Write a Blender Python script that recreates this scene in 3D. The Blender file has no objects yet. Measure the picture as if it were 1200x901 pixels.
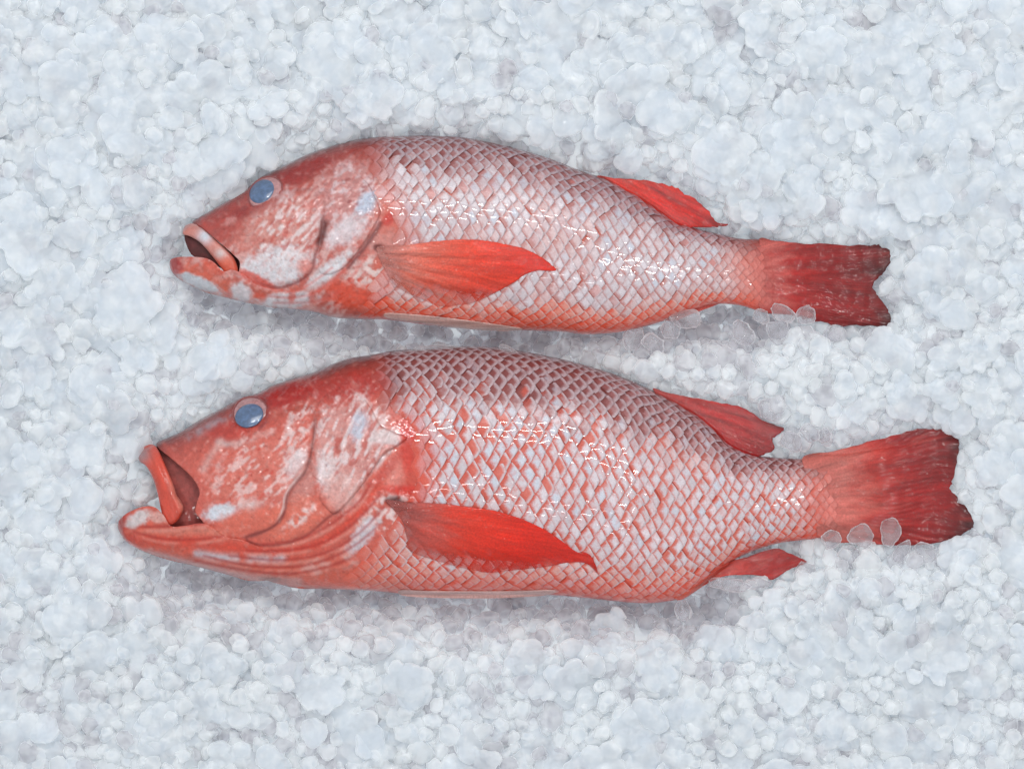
import bpy, math, random
import numpy as np
from mathutils import Vector, Matrix, Euler

random.seed(7)
rng = np.random.default_rng(11)
SC = bpy.context.scene
COL = SC.collection

# ------------------------------------------------------------------ camera
S = 0.0005            # metres per photo pixel on the plane z = 0
HC = 1.8              # camera height
cam_d = bpy.data.cameras.new('camera')
cam = bpy.data.objects.new('camera', cam_d)
COL.objects.link(cam)
cam.location = (0, 0, HC)
cam_d.sensor_width = 36
cam_d.lens = 36 * HC / 0.6
cam_d.clip_start = 0.05
cam_d.clip_end = 20
SC.camera = cam

# ------------------------------------------------------------------ light
world = bpy.data.worlds.new('World')
SC.world = world
world.use_nodes = True
bg = world.node_tree.nodes['Background']
bg.inputs['Color'].default_value = (0.90, 0.95, 1.0, 1)
bg.inputs['Strength'].default_value = 0.78


def area(name, loc, target, sx, sy, power, col):
    d = bpy.data.lights.new(name, 'AREA')
    d.shape = 'RECTANGLE'
    d.size, d.size_y, d.energy, d.color = sx, sy, power, col
    o = bpy.data.objects.new(name, d)
    COL.objects.link(o)
    o.location = loc
    o.rotation_euler = (Vector(target) - Vector(loc)).to_track_quat('-Z', 'Y').to_euler()
    return o


area('ceiling_softbox', (-0.15, 1.15, 1.75), (0, 0, 0), 1.2, 0.5, 8.0, (1.0, 0.985, 0.97))
area('glint_tube', (0.40, 0.25, 1.95), (0, 0, 0), 0.7, 0.013, 5.5, (1.0, 0.99, 0.98))
area('glint_tube', (-0.2, 0.72, 1.85), (0, 0, 0), 0.9, 0.02, 11.0, (1.0, 0.99, 0.98))  # added tube, put in to brighten the ice and add glint rows
area('glint_tube', (-0.3, -0.55, 1.85), (0, 0, 0), 0.9, 0.02, 3.5, (1.0, 0.99, 0.98))  # second added tube, gives glint rows lower on the fish
area('glint_tube', (0.44, -0.24, 1.95), (0, 0, 0), 0.6, 0.011, 4.5, (1.0, 0.99, 0.98))

SC.view_settings.view_transform = 'Standard'
SC.view_settings.look = 'None'
SC.view_settings.gamma = 1
SC.view_settings.use_curve_mapping = False
SC.view_settings.exposure = 0.0
SC.render.engine = 'CYCLES'
SC.cycles.use_denoising = True
SC.cycles.use_adaptive_sampling = True
SC.cycles.adaptive_threshold = 0.05
SC.cycles.max_bounces = 8
SC.cycles.transmission_bounces = 8
SC.cycles.transparent_max_bounces = 8
SC.cycles.diffuse_bounces = 3
SC.cycles.glossy_bounces = 2
SC.cycles.caustics_refractive = False
SC.cycles.caustics_reflective = False
SC.cycles.sample_clamp_indirect = 4


# ------------------------------------------------------------------ helpers
def wx(px, z=0.0):
    return (np.asarray(px, float) - 600) * S * (HC - z) / HC


def wy(py, z=0.0):
    return (450.5 - np.asarray(py, float)) * S * (HC - z) / HC


def lin(c):
    c = np.asarray(c, float) / 255.0
    return np.where(c <= 0.04045, c / 12.92, ((c + 0.055) / 1.055) ** 2.4)


def tag(o, label=None, cat=None, group=None, kind=None):
    if label: o['label'] = label
    if cat: o['category'] = cat
    if group: o['group'] = group
    if kind: o['kind'] = kind
    return o


def spline(pts, closed=False, n=8):
    """Catmull-Rom through pts, n samples a segment"""
    P = np.asarray(pts, float)
    m = len(P)
    out = []
    segs = m if closed else m - 1
    for i in range(segs):
        if closed:
            p0, p1, p2, p3 = P[(i - 1) % m], P[i], P[(i + 1) % m], P[(i + 2) % m]
        else:
            p0, p1, p2, p3 = P[max(i - 1, 0)], P[i], P[i + 1], P[min(i + 2, m - 1)]
        for k in range(n):
            t = k / n
            out.append(0.5 * ((2 * p1) + (-p0 + p2) * t + (2 * p0 - 5 * p1 + 4 * p2 - p3) * t * t
                              + (-p0 + 3 * p1 - 3 * p2 + p3) * t ** 3))
    if not closed:
        out.append(P[-1])
    return np.array(out)


def dist_segs(X, Y, pts, closed):
    """distance of each (X, Y) to a polyline, and the parameter 0..1 along it"""
    A = pts if closed else pts[:-1]
    B = np.roll(pts, -1, axis=0) if closed else pts[1:]
    best = np.full(X.shape, 1e9)
    tt = np.zeros(X.shape)
    n = len(A)
    for i in range(n):
        ax, ay = A[i][:2]
        dx, dy = B[i][0] - ax, B[i][1] - ay
        L = dx * dx + dy * dy + 1e-12
        t = np.clip(((X - ax) * dx + (Y - ay) * dy) / L, 0, 1)
        d = (X - ax - t * dx) ** 2 + (Y - ay - t * dy) ** 2
        m = d < best
        best = np.where(m, d, best)
        tt = np.where(m, (i + t) / n, tt)
    return np.sqrt(best), tt


def inside(X, Y, pts):
    r = np.zeros(X.shape, bool)
    n = len(pts)
    for i in range(n):
        x1, y1 = pts[i][:2]
        x2, y2 = pts[(i + 1) % n][:2]
        if y1 == y2:
            continue
        c = ((y1 > Y) != (y2 > Y)) & (X < (x2 - x1) * (Y - y1) / (y2 - y1) + x1)
        r ^= c
    return r


def sdf(X, Y, pts):
    d, _ = dist_segs(X, Y, pts, True)
    return np.where(inside(X, Y, pts), d, -d)


TAB = rng.random((256, 256))


def vn(x, y, seed=0):
    """value noise, -1..1"""
    x = np.asarray(x, float) + seed * 17.31
    y = np.asarray(y, float) + seed * 9.77
    xi, yi = np.floor(x).astype(int), np.floor(y).astype(int)
    fx, fy = x - xi, y - yi
    fx, fy = fx * fx * (3 - 2 * fx), fy * fy * (3 - 2 * fy)
    a = TAB[xi & 255, yi & 255]; b = TAB[(xi + 1) & 255, yi & 255]
    c = TAB[xi & 255, (yi + 1) & 255]; d = TAB[(xi + 1) & 255, (yi + 1) & 255]
    return 2 * ((a * (1 - fx) + b * fx) * (1 - fy) + (c * (1 - fx) + d * fx) * fy) - 1


def fbm(x, y, seed=0, o=3):
    r, a, t = 0, 1.0, 0
    for k in range(o):
        r = r + a * vn(x * 2 ** k, y * 2 ** k, seed + k * 3)
        t += a
        a *= 0.5
    return r / t


def sstep(x, a, b):
    t = np.clip((x - a) / (b - a), 0, 1)
    return t * t * (3 - 2 * t)


GY, GX = np.mgrid[0:901, 0:1200].astype(float)


def bil(M, px, py):
    """sample a canvas map at pixel positions"""
    px = np.clip(np.asarray(px, float), 0, M.shape[1] - 1.001)
    py = np.clip(np.asarray(py, float), 0, M.shape[0] - 1.001)
    xi, yi = px.astype(int), py.astype(int)
    fx, fy = px - xi, py - yi
    if M.ndim == 3:
        fx, fy = fx[..., None], fy[..., None]
    return (M[yi, xi] * (1 - fx) + M[yi, xi + 1] * fx) * (1 - fy) + (M[yi + 1, xi] * (1 - fx) + M[yi + 1, xi + 1] * fx) * fy


def new_mesh(name, V, F, mats=None, smooth=True, cols=None, extra=None):
    me = bpy.data.meshes.new(name)
    V = np.asarray(V, float)
    me.from_pydata(V.tolist() if len(V) < 3 else V, [], F)
    if smooth:
        me.shade_smooth()
    if mats:
        me.materials.append(mats)
    if cols is not None:
        for nm, c in (cols.items() if isinstance(cols, dict) else [('Col', cols)]):
            at = me.attributes.new(nm, 'FLOAT_COLOR', 'POINT')
            c4 = np.ones((len(V), 4), np.float32)
            c = np.asarray(c)
            c4[:, :c.shape[1]] = c
            at.data.foreach_set('color', c4.ravel())
    if extra:
        for nm, v in extra.items():
            at = me.attributes.new(nm, 'FLOAT_VECTOR', 'POINT')
            at.data.foreach_set('vector', np.asarray(v, np.float32).ravel())
    return me


def link(name, me, parent=None, loc=None):
    o = bpy.data.objects.new(name, me)
    COL.objects.link(o)
    if parent:
        o.parent = parent
    if loc is not None:
        o.location = loc
    return o


# ------------------------------------------------------------------ materials
def mat(name):
    m = bpy.data.materials.new(name)
    m.use_nodes = True
    nt = m.node_tree
    return m, nt, nt.nodes['Principled BSDF'], nt.nodes['Material Output']


def node(nt, typ, **kw):
    n = nt.nodes.new(typ)
    for k, v in kw.items():
        setattr(n, k, v)
    return n


def noise_node(nt, scale, detail=3, rough=0.55, obj=True):
    tc = node(nt, 'ShaderNodeNewGeometry')
    n = node(nt, 'ShaderNodeTexNoise')
    n.inputs['Scale'].default_value = scale
    n.inputs['Detail'].default_value = detail
    n.inputs['Roughness'].default_value = rough
    nt.links.new(tc.outputs['Position'], n.inputs['Vector'])
    return n


def ice_material(name, clear, glassy=False):
    """milky ice: the middle of a pellet lets light through, its rim scatters it"""
    m, nt, p, out = mat(name)
    L = nt.links.new
    n1 = noise_node(nt, 110, 1)
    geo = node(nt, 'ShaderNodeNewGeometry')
    pr = node(nt, 'ShaderNodeMapRange')          # bright light fringe put into the colour: convex edges whiter than flats
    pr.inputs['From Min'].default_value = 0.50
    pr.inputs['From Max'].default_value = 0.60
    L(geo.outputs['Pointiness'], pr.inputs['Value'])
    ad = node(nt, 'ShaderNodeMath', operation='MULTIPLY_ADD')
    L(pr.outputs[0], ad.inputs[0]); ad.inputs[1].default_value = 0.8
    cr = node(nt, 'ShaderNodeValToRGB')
    lo, hi = ((0.845, 0.88, 0.925, 1), (0.99, 0.995, 1.0, 1)) if not clear else ((0.66, 0.655, 0.68, 1), (0.95, 0.955, 0.97, 1))  # clear wet ice, its grey deepened to paint shade under the bellies
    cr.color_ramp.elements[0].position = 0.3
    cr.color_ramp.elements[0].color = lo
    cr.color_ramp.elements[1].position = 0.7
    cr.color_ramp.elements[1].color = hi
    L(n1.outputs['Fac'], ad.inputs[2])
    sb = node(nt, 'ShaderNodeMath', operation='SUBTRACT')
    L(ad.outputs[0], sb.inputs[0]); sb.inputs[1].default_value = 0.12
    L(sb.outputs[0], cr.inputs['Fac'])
    n2 = noise_node(nt, 600, 2)
    bp = node(nt, 'ShaderNodeBump')
    bp.inputs['Strength'].default_value = 0.4
    bp.inputs['Distance'].default_value = 0.0005
    L(n2.outputs['Fac'], bp.inputs['Height'])
    L(bp.outputs['Normal'], p.inputs['Normal'])
    L(cr.outputs['Color'], p.inputs['Base Color'])
    p.inputs['IOR'].default_value = 1.31
    p.inputs['Roughness'].default_value = 0.22 if not clear else 0.12
    p.inputs['Sheen Weight'].default_value = 0.8
    n3 = noise_node(nt, 700, 1)
    bc = node(nt, 'ShaderNodeBump')
    bc.inputs['Strength'].default_value = 0.55
    bc.inputs['Distance'].default_value = 0.0004
    L(n3.outputs['Fac'], bc.inputs['Height'])
    L(bc.outputs['Normal'], p.inputs['Coat Normal'])
    p.inputs['Sheen Roughness'].default_value = 0.35
    p.inputs['Coat Weight'].default_value = 0.8 if clear else 0.6
    p.inputs['Coat Roughness'].default_value = 0.045
    tl = node(nt, 'ShaderNodeBsdfTranslucent')
    L(cr.outputs['Color'], tl.inputs['Color'])
    m1 = node(nt, 'ShaderNodeMixShader')
    m1.inputs[0].default_value = 0.52
    L(p.outputs[0], m1.inputs[1])
    L(tl.outputs[0], m1.inputs[2])
    tr = node(nt, 'ShaderNodeBsdfTransparent')
    tr.inputs['Color'].default_value = (0.885, 0.875, 0.89, 1) if clear else (0.96, 0.975, 0.98, 1)  # clear tint darkened as well, for the shade beneath the bellies
    lw = node(nt, 'ShaderNodeLayerWeight')
    lw.inputs['Blend'].default_value = 0.5
    mr = node(nt, 'ShaderNodeMapRange')
    mr.interpolation_type = 'SMOOTHSTEP'
    mr.inputs['From Min'].default_value = 0.42
    mr.inputs['From Max'].default_value = 0.82
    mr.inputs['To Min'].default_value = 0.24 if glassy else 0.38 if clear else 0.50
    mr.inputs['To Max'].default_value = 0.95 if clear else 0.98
    L(lw.outputs['Facing'], mr.inputs['Value'])
    m2 = node(nt, 'ShaderNodeMixShader')
    L(mr.outputs[0], m2.inputs[0])
    L(tr.outputs[0], m2.inputs[1])
    L(m1.outputs[0], m2.inputs[2])
    L(m2.outputs[0], out.inputs['Surface'])
    return m


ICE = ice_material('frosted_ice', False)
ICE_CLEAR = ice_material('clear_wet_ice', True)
ICE_GLASS = ice_material('glassy_melting_ice', True, True)
# ------------------------------------------------------------------ outlines, in photo pixels
TOP1 = [(199,306),(202,290),(210,274),(225,260),(265,236),(290,220),(307,207),(330,195),(365,179),(395,169),(427,162),(465,159.5),(505,159),(542,161),(580,168),(605,174),(642,185),(680,200),(710,210),(747,230),(772,247),(792,261),(810,266),(845,275),(867,279.5),(907,283),(935,300)]
BOT1 = [(199,308),(202,320),(215,330),(240,341),(265,349),(302,357),(340,362),(365,365),(390,372),(415,374),(455,375),(500,381),(555,386),(600,387),(660,389),(685,392),(720,390),(742,386),(772,378),(800,368),(835,357),(867,358),(905,368),(935,352)]
TOP2 = [(138,608),(142,590),(150,560),(164,532),(182,520),(213,505),(237,490),(262,477),(280,467),(303,460),(320,451),(368,435.5),(404,421),(439,415),(460,411),(497,408),(535,405.5),(572,406),(610,411),(660,421),(697,431),(735,444),(782,466),(812,483),(837,502),(855,520),(882,532),(910,536),(945,538),(980,540),(1010,560)]
BOT2 = [(138,612),(140,622),(145,631),(155,639),(172,647),(226,662),(262,671.5),(300,681),(333,686),(383,690),(433,692),(480,696),(560,697),(640,697),(690,701),(740,706),(770,706),(802,700),(820,688),(845,668),(870,651),(910,637),(960,631),(985,632),(1010,608)]
TAIL1 = [(890,281),(907,282),(950,286),(1015,287),(1032,289),(1042,296),(1041,311),(1034,322),(1022,334),(1029,347),(1037,358),(1044,371),(1040,381),(1017,382),(975,380),(950,375),(925,369),(890,362),(893,320)]
TAIL2 = [(940,538),(975,529),(1010,520),(1050,509),(1085,502.5),(1105,505),(1120,511),(1124.5,520),(1121,542),(1115,567),(1112,572),(1120,580),(1130,592),(1141,611),(1137,620),(1120,630),(1092,637),(1055,639),(1030,638),(1005,635),(960,631),(958,590)]
DORS1 = [(700,207),(720,209),(750,211),(780,216),(800,226),(815,235),(832,250),(841,261),(855,263),(840,266),(815,266),(797,266),(785,262),(760,252),(730,232)]
DORS2 = [(765,456),(782,460),(812,466),(840,471),(875,480),(890,491),(908,498),(920,502),(913,508),(905,515),(907,526),(892,534),(870,536),(850,532),(820,512),(790,485)]
ANAL2 = [(790,700),(807,691),(820,682),(845,663),(870,654),(907,643),(920,646),(935,652),(945,659),(925,667),(905,679),(895,675),(870,673),(845,676),(825,686),(800,702)]
ANAL1 = [(770,372),(790,360),(820,352),(846,350),(843,356),(815,366),(790,376)]
PECT1 = [(442,290),(460,288),(480,287),(510,283),(542,281),(565,282),(585,285),(600,288),(615,292),(635,302),(652,316),(640,317.5),(630,317),(615,322),(604,330),(592,337),(575,346),(555,355),(535,358),(517,359),(492,350),(467,338),(455,324),(445,304)]
PECT2 = [(452,586),(477,588),(515,590),(552,594),(590,601),(625,614),(652,629),(675,646),(687,647.5),(695,655),(700,671),(687,660),(665,659),(640,664),(602,668),(575,671),(545,666),(515,658),(482,646),(477,630),(472,612),(462,598)]
PELV1 = [(452,367),(480,368),(520,372),(560,377),(612,385),(590,388),(540,385),(490,378),(455,373)]
PELV2 = [(470,691),(500,692),(560,692.5),(610,692),(650,691),(642,697),(600,700),(560,701),(500,700),(470,697)]


def prof(top, bot):
    t, b = spline(top, n=12), spline(bot, n=12)
    xs = np.arange(0, 1200, 1.0)
    return np.interp(xs, t[:, 0], t[:, 1]), np.interp(xs, b[:, 0], b[:, 1])


OUT1 = np.vstack([spline(TOP1, n=5), spline(BOT1, n=5)[::-1]])
OUT2 = np.vstack([spline(TOP2, n=5), spline(BOT2, n=5)[::-1]])
sp = lambda p: spline(p, True, 4)
FISH_OUTLINES = [OUT1, OUT2] + [sp(p) for p in (TAIL1, TAIL2, DORS1, DORS2, ANAL1, ANAL2)]
# ------------------------------------------------------------------ ice
EX0, EX1, EY0, EY1 = -160, 1360, -140, 1040      # the bed reaches past the frame
ST = 8
cgx = np.arange(EX0, EX1 + 1, ST)
cgy = np.arange(EY0, EY1 + 1, ST)
CX, CY = np.meshgrid(cgx.astype(float), cgy.astype(float))
SD_FISH = [sdf(CX, CY, pl) for pl in FISH_OUTLINES]     # one for each outline (body and fins)
SD_FISH[1] = np.minimum(SD_FISH[1], np.hypot(CX - 166, CY - 570) - 24)     # the open mouth shows the ice
SDB = np.maximum.reduce(SD_FISH)                        # > 0 inside a fish
DIST = np.maximum(-SDB, 0)


def bedz(px, py):
    """height of the ice surface"""
    gx = (np.asarray(px, float) - EX0) / ST
    gy = (np.asarray(py, float) - EY0) / ST
    return bil(BEDZ, gx, gy)


def coarse(M, px, py):
    return bil(M, (np.asarray(px, float) - EX0) / ST, (np.asarray(py, float) - EY0) / ST)


# how deep the hollow is: deep under the bellies, shallow along the backs
BELLOW = np.zeros_like(CX)
for (ax, ay, bx, by, w) in ((250, 366, 880, 386, 34), (200, 682, 840, 716, 36), (400, 392, 640, 398, 26)):
    t = np.clip(((CX - ax) * (bx - ax) + (CY - ay) * (by - ay)) / ((bx - ax) ** 2 + (by - ay) ** 2), 0, 1)
    d = np.hypot(CX - ax - t * (bx - ax), CY - ay - t * (by - ay))
    BELLOW = np.maximum(BELLOW, np.exp(-(d / w) ** 2))
BEDZ = 0.0005 + 0.0145 * sstep(DIST, 0, 62) - 0.034 * BELLOW + 0.0035 * fbm(CX / 120, CY / 120, 5, 2)
BEDZ += 0.006 * np.exp(-(((CX - 860) / 130) ** 2 + ((CY - 412) / 26) ** 2))
BEDZ = np.where(SDB > 0, np.minimum(BEDZ, -0.006 - 0.012 * sstep(SDB, 0, 30)), BEDZ)


def ico(sub):
    import bmesh
    bm = bmesh.new()
    bmesh.ops.create_icosphere(bm, subdivisions=sub, radius=1)
    V = np.array([v.co[:] for v in bm.verts])
    F = [tuple(v.index for v in f.verts) for f in bm.faces]
    bm.free()
    return V, F


IV3, IF3 = ico(3)
IV2, IF2 = ico(2)


def lumpy(V, seed, amp=0.16, planes=6):
    """a melted ice pellet: a ball with soft facets and low bumps"""
    r = np.random.default_rng(seed)
    V = V.copy()
    for _ in range(planes):                       # soft flat cuts
        nrm = r.normal(size=3); nrm /= np.linalg.norm(nrm)
        h = r.uniform(0.62, 0.90)
        d = V @ nrm
        V -= np.outer(np.maximum(d - h, 0) * 0.96, nrm)
    a, b, c = V[:, 0], V[:, 1], V[:, 2]
    k = r.uniform(0, 50)
    n = vn(a * 1.6 + k, b * 1.6 + c * 1.1, seed) + 0.6 * vn(b * 3.4 + k, c * 3.4 - a * 2.2, seed + 3) + 0.3 * vn(a * 6.5 + k, b * 6.5 + c * 3, seed + 6)
    V *= (1 + amp * n)[:, None]
    V *= r.uniform(0.85, 1.18, 3)
    return V


def clump_mesh(name, seed, npel, spread, matl, elong=1.0, rp=(0.0048, 0.0078), vox=0.00085):
    """many pellets frozen into one flattish cake, fused by a voxel remesh"""
    r = np.random.default_rng(seed)
    VV, FF, off = [], [], 0
    for i in range(npel):
        ang = r.uniform(0, 2 * math.pi)
        q = spread * math.sqrt(r.uniform(0, 1))
        rad = r.uniform(*rp)
        if i < 2: q *= 0.4; rad *= 1.25
        c = np.array([q * math.cos(ang) * elong, q * math.sin(ang), r.uniform(-0.0018, 0.0018)])
        V = lumpy(IV2, seed * 50 + i, 0.12, 4) * rad
        V[:, 2] *= 0.44
        VV.append(V + c)
        FF += [tuple(x + off for x in f) for f in IF2]
        off += len(V)
    me = new_mesh(name, np.vstack(VV), FF, matl)
    o = bpy.data.objects.new(name, me)
    COL.objects.link(o)
    md = o.modifiers.new('r', 'REMESH'); md.mode = 'VOXEL'; md.voxel_size = vox
    m2 = o.modifiers.new('s', 'SMOOTH'); m2.iterations = 1; m2.factor = 0.5
    dg = bpy.context.evaluated_depsgraph_get()
    res = bpy.data.meshes.new_from_object(o.evaluated_get(dg))
    bpy.data.objects.remove(o)
    n = len(res.vertices)
    co = np.empty(n * 3, np.float32); res.vertices.foreach_get('co', co)
    no = np.empty(n * 3, np.float32); res.vertices.foreach_get('normal', no)
    co = co.reshape(-1, 3); no = no.reshape(-1, 3)
    f = fbm(co[:, 0] * 260 + co[:, 2] * 190, co[:, 1] * 260 - co[:, 2] * 150, seed, 3)
    co += no * (f * 0.00045)[:, None]
    res.vertices.foreach_set('co', co.ravel())
    res.shade_smooth()
    res.materials.clear(); res.materials.append(matl)
    res.name = name
    return res


R0 = 0.005
PEL = []
for i in range(9):
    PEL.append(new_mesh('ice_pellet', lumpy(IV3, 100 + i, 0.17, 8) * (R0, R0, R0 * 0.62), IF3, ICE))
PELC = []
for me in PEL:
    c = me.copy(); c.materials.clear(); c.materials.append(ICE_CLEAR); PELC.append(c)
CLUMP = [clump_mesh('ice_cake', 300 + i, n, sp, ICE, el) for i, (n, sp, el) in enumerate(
    [(9, 0.008, 1.0), (13, 0.010, 1.2), (16, 0.013, 1.0), (20, 0.014, 1.3), (26, 0.017, 1.15), (12, 0.011, 1.6), (34, 0.020, 1.2), (7, 0.006, 1.2), (5, 0.005, 1.3)])]
CLUMP_R = [0.012, 0.014, 0.017, 0.019, 0.022, 0.017, 0.026, 0.010, 0.009]

# placing: (kind, mesh index, px, py, z, scale, euler, size)
ITEMS = []


def scatter(pitch, dz, rmin, rmax, seed, clumps, keep=lambda x, y, d: True):
    r = np.random.default_rng(seed)
    for j, y0 in enumerate(np.arange(EY0, EY1, pitch * 0.87)):
        for x0 in np.arange(EX0 + (j % 2) * pitch / 2, EX1, pitch):
            x = x0 + r.normal() * pitch * 0.24
            y = y0 + r.normal() * pitch * 0.24
            if not (EX0 < x < EX1 and EY0 < y < EY1):
                continue
            d = float(coarse(SDB, x, y))           # > 0: under a fish
            if d > 16 or not keep(x, y, d):
                continue
            z = float(bedz(x, y)) + dz + r.normal() * 0.0012
            if clumps:
                k = int(r.choice(len(CLUMP), p=clumps))
                s = r.uniform(0.75, 1.15)
                R = CLUMP_R[k] * s
                if d > -R / S * 0.9:               # a cake keeps off the fish
                    continue
                e = (r.normal() * 0.22, r.normal() * 0.22, r.uniform(0, 6.28))
                ITEMS.append(('cake', k, x, y, z, s, e, R))
            else:
                k = int(r.integers(len(PEL)))
                R = r.uniform(rmin, rmax) * (1.25 if r.random() < 0.12 else 1)
                if d > -R / S * 0.9:
                    z -= 0.0045
                if d > 5 and dz > 0:
                    continue
                e = (r.normal() * 0.35, r.normal() * 0.35, r.uniform(0, 6.28))
                wet = np.exp(-(max(-d, 0) / 14) ** 2) * 0.12 + 0.85 * float(coarse(BELLOW, x, y)) + 0.16  # clear wet pellets, greyed for painted shade, gather under the bellies
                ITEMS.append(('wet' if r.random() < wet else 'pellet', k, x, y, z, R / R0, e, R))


# calm, packed ice away from the fish carries more cakes; loose pellets near the bellies
LOOSE = sstep(CY, 560, 690) * 0.45 + np.exp(-(((CX - 800) / 300) ** 2 + ((CY - 420) / 60) ** 2)) + BELLOW
scatter(18, -0.005, 0.0048, 0.0070, 2, None)
scatter(18, 0.0004, 0.0040, 0.0066, 3, None, lambda x, y, d: rng.random() < 0.5 + 0.6 * float(coarse(LOOSE, x, y)))
scatter(40, -0.0005, 0, 0, 4, [.12, .14, .14, .12, .14, .12, .10, .07, .05],
        lambda x, y, d: rng.random() < 0.85 - 0.8 * float(coarse(LOOSE, x, y)))
scatter(52, 0.0014, 0, 0, 5, [.14, .14, .12, .08, .06, .10, .04, .17, .15],
        lambda x, y, d: rng.random() < 0.5 - 0.4 * float(coarse(LOOSE, x, y)))
scatter(30, 0.0028, 0.0038, 0.0062, 6, None, lambda x, y, d: rng.random() < 0.22 + 0.4 * float(coarse(LOOSE, x, y)))

# the bed underneath
bx = np.arange(EX0 - 20, EX1 + 21, 6.0)
by = np.arange(EY0 - 20, EY1 + 21, 6.0)
BX, BY = np.meshgrid(bx, by)
Z = coarse(BEDZ, BX, BY) - 0.0095 + 0.0016 * fbm(BX / 9, BY / 9, 21, 2)
ny, nx = BX.shape
V = np.stack([wx(BX), wy(BY), Z], -1).reshape(-1, 3)
idx = np.arange(nx * ny).reshape(ny, nx)
F = np.stack([idx[:-1, :-1], idx[1:, :-1], idx[1:, 1:], idx[:-1, 1:]], -1).reshape(-1, 4).tolist()
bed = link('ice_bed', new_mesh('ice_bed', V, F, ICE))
tag(bed, 'packed pale crushed ice filling the picture beneath the loose pellets', None, None, 'structure')


def mesh_of(it):
    return {'cake': CLUMP, 'wet': PELC, 'pellet': PEL}[it[0]][it[1]]


def put(it, label, cat, group):
    o = bpy.data.objects.new('ice_pellet' if it[0] != 'cake' else 'ice_clump', mesh_of(it))
    COL.objects.link(o)
    o.location = (float(wx(it[2], it[4])), float(wy(it[3], it[4])), it[4])
    o.scale = (it[5],) * 3
    o.rotation_euler = it[6]
    tag(o, label, cat, group)
    return o


# the 300 that show largest, each an object of its own; the rest one mass
inview = [i for i, it in enumerate(ITEMS) if 8 < it[2] < 1192 and 8 < it[3] < 893
          and it[4] > float(bedz(it[2], it[3])) - 0.003]
inview.sort(key=lambda i: -(ITEMS[i][7] + (0.5 * (ITEMS[i][4] - float(bedz(ITEMS[i][2], ITEMS[i][3]))))))
big = set(inview[:280])
for need, arr in (('pellet', PEL), ('wet', PELC), ('cake', CLUMP)):   # every shape is among them once
    for k in range(len(arr)):
        if not any(ITEMS[i][0] == need and ITEMS[i][1] == k for i in big):
            for i in inview:
                if ITEMS[i][0] == need and ITEMS[i][1] == k:
                    big.add(i); break
SPOTS = [('in the top left corner', 60, 50), ('at the top edge, left of centre', 330, 40), ('at the middle of the top edge', 600, 40),
         ('at the top edge, right of centre', 860, 40), ('in the top right corner', 1140, 50), ('above the head of the upper fish', 300, 130),
         ('above the back of the upper fish', 560, 110), ('above the dorsal fin of the upper fish', 800, 170), ('at the left edge beside the upper fish', 70, 200),
         ('left of the mouth of the upper fish', 140, 310), ('above the upper tail fin', 960, 210), ('right of the upper tail fin', 1130, 320),
         ('at the right edge above the upper tail', 1130, 180), ('between the two heads', 250, 400), ('left of the brow of the lower fish', 130, 440),
         ('between the two tails', 1000, 430), ('above the dorsal fin of the lower fish', 850, 420), ('at the left edge beside the lower fish', 50, 560),
         ('under the chin of the lower fish', 150, 700), ('right of the lower tail fin', 1170, 560), ('under the lower tail fin', 1060, 720),
         ('in the bottom left corner', 60, 850), ('at the bottom edge, left of centre', 330, 830), ('at the middle of the bottom edge', 600, 830),
         ('at the bottom edge, right of centre', 860, 830), ('in the bottom right corner', 1140, 850), ('under the belly of the lower fish', 500, 740),
         ('under the anal fin of the lower fish', 850, 740), ('between the two bellies', 500, 395)]
SHAPE = ['compact knobbly', 'oval knobbly', 'broad round', 'long lobed', 'broad lobed', 'narrow elongated', 'sprawling flat', 'tight round', 'little oval']
LABEL = {}
pool = {}
for i in sorted(big):
    it = ITEMS[i]
    sp_ = min(SPOTS, key=lambda s: math.hypot(s[1] - it[2], (s[2] - it[3]) * 1.2))[0]
    kind = {'cake': SHAPE[it[1]] + ' frosted ice clump', 'wet': 'clear wet ice pellet', 'pellet': 'round frosted ice pellet'}[it[0]]
    pool.setdefault((kind, sp_), []).append(i)
for (kind, sp_), ids in pool.items():
    ids.sort(key=lambda i: ITEMS[i][2])
    n_ = len(ids)
    for j, i in enumerate(ids):
        pre = '' if n_ == 1 else (('left ', 'right ')[j] if n_ == 2 else ('leftmost ' if j == 0 else 'rightmost ' if j == n_ - 1 else ('middle ' if n_ == 3 else ('second ', 'third ', 'fourth ', 'fifth ', 'sixth ')[min(j - 1, 4)])))
        LABEL[i] = pre + kind + ' ' + sp_
protos = {}
for i in sorted(big):
    it = ITEMS[i]
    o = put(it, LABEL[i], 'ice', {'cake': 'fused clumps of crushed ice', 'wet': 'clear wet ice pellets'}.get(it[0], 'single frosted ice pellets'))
    protos.setdefault((it[0], it[1]), o)
keys = sorted(protos)
rest = [it for i, it in enumerate(ITEMS) if i not in big and (it[0], it[1]) in protos]
P = np.array([[float(wx(it[2], it[4])), float(wy(it[3], it[4])), it[4]] for it in rest])
ng = bpy.data.node_groups.new('crushed_ice', 'GeometryNodeTree')
ng.interface.new_socket('Geometry', in_out='INPUT', socket_type='NodeSocketGeometry')
ng.interface.new_socket('Geometry', in_out='OUTPUT', socket_type='NodeSocketGeometry')
gi, go = ng.nodes.new('NodeGroupInput'), ng.nodes.new('NodeGroupOutput')


def named(nm, typ):
    a = ng.nodes.new('GeometryNodeInputNamedAttribute')
    a.data_type = typ
    a.inputs['Name'].default_value = nm
    return a.outputs[0]


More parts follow.
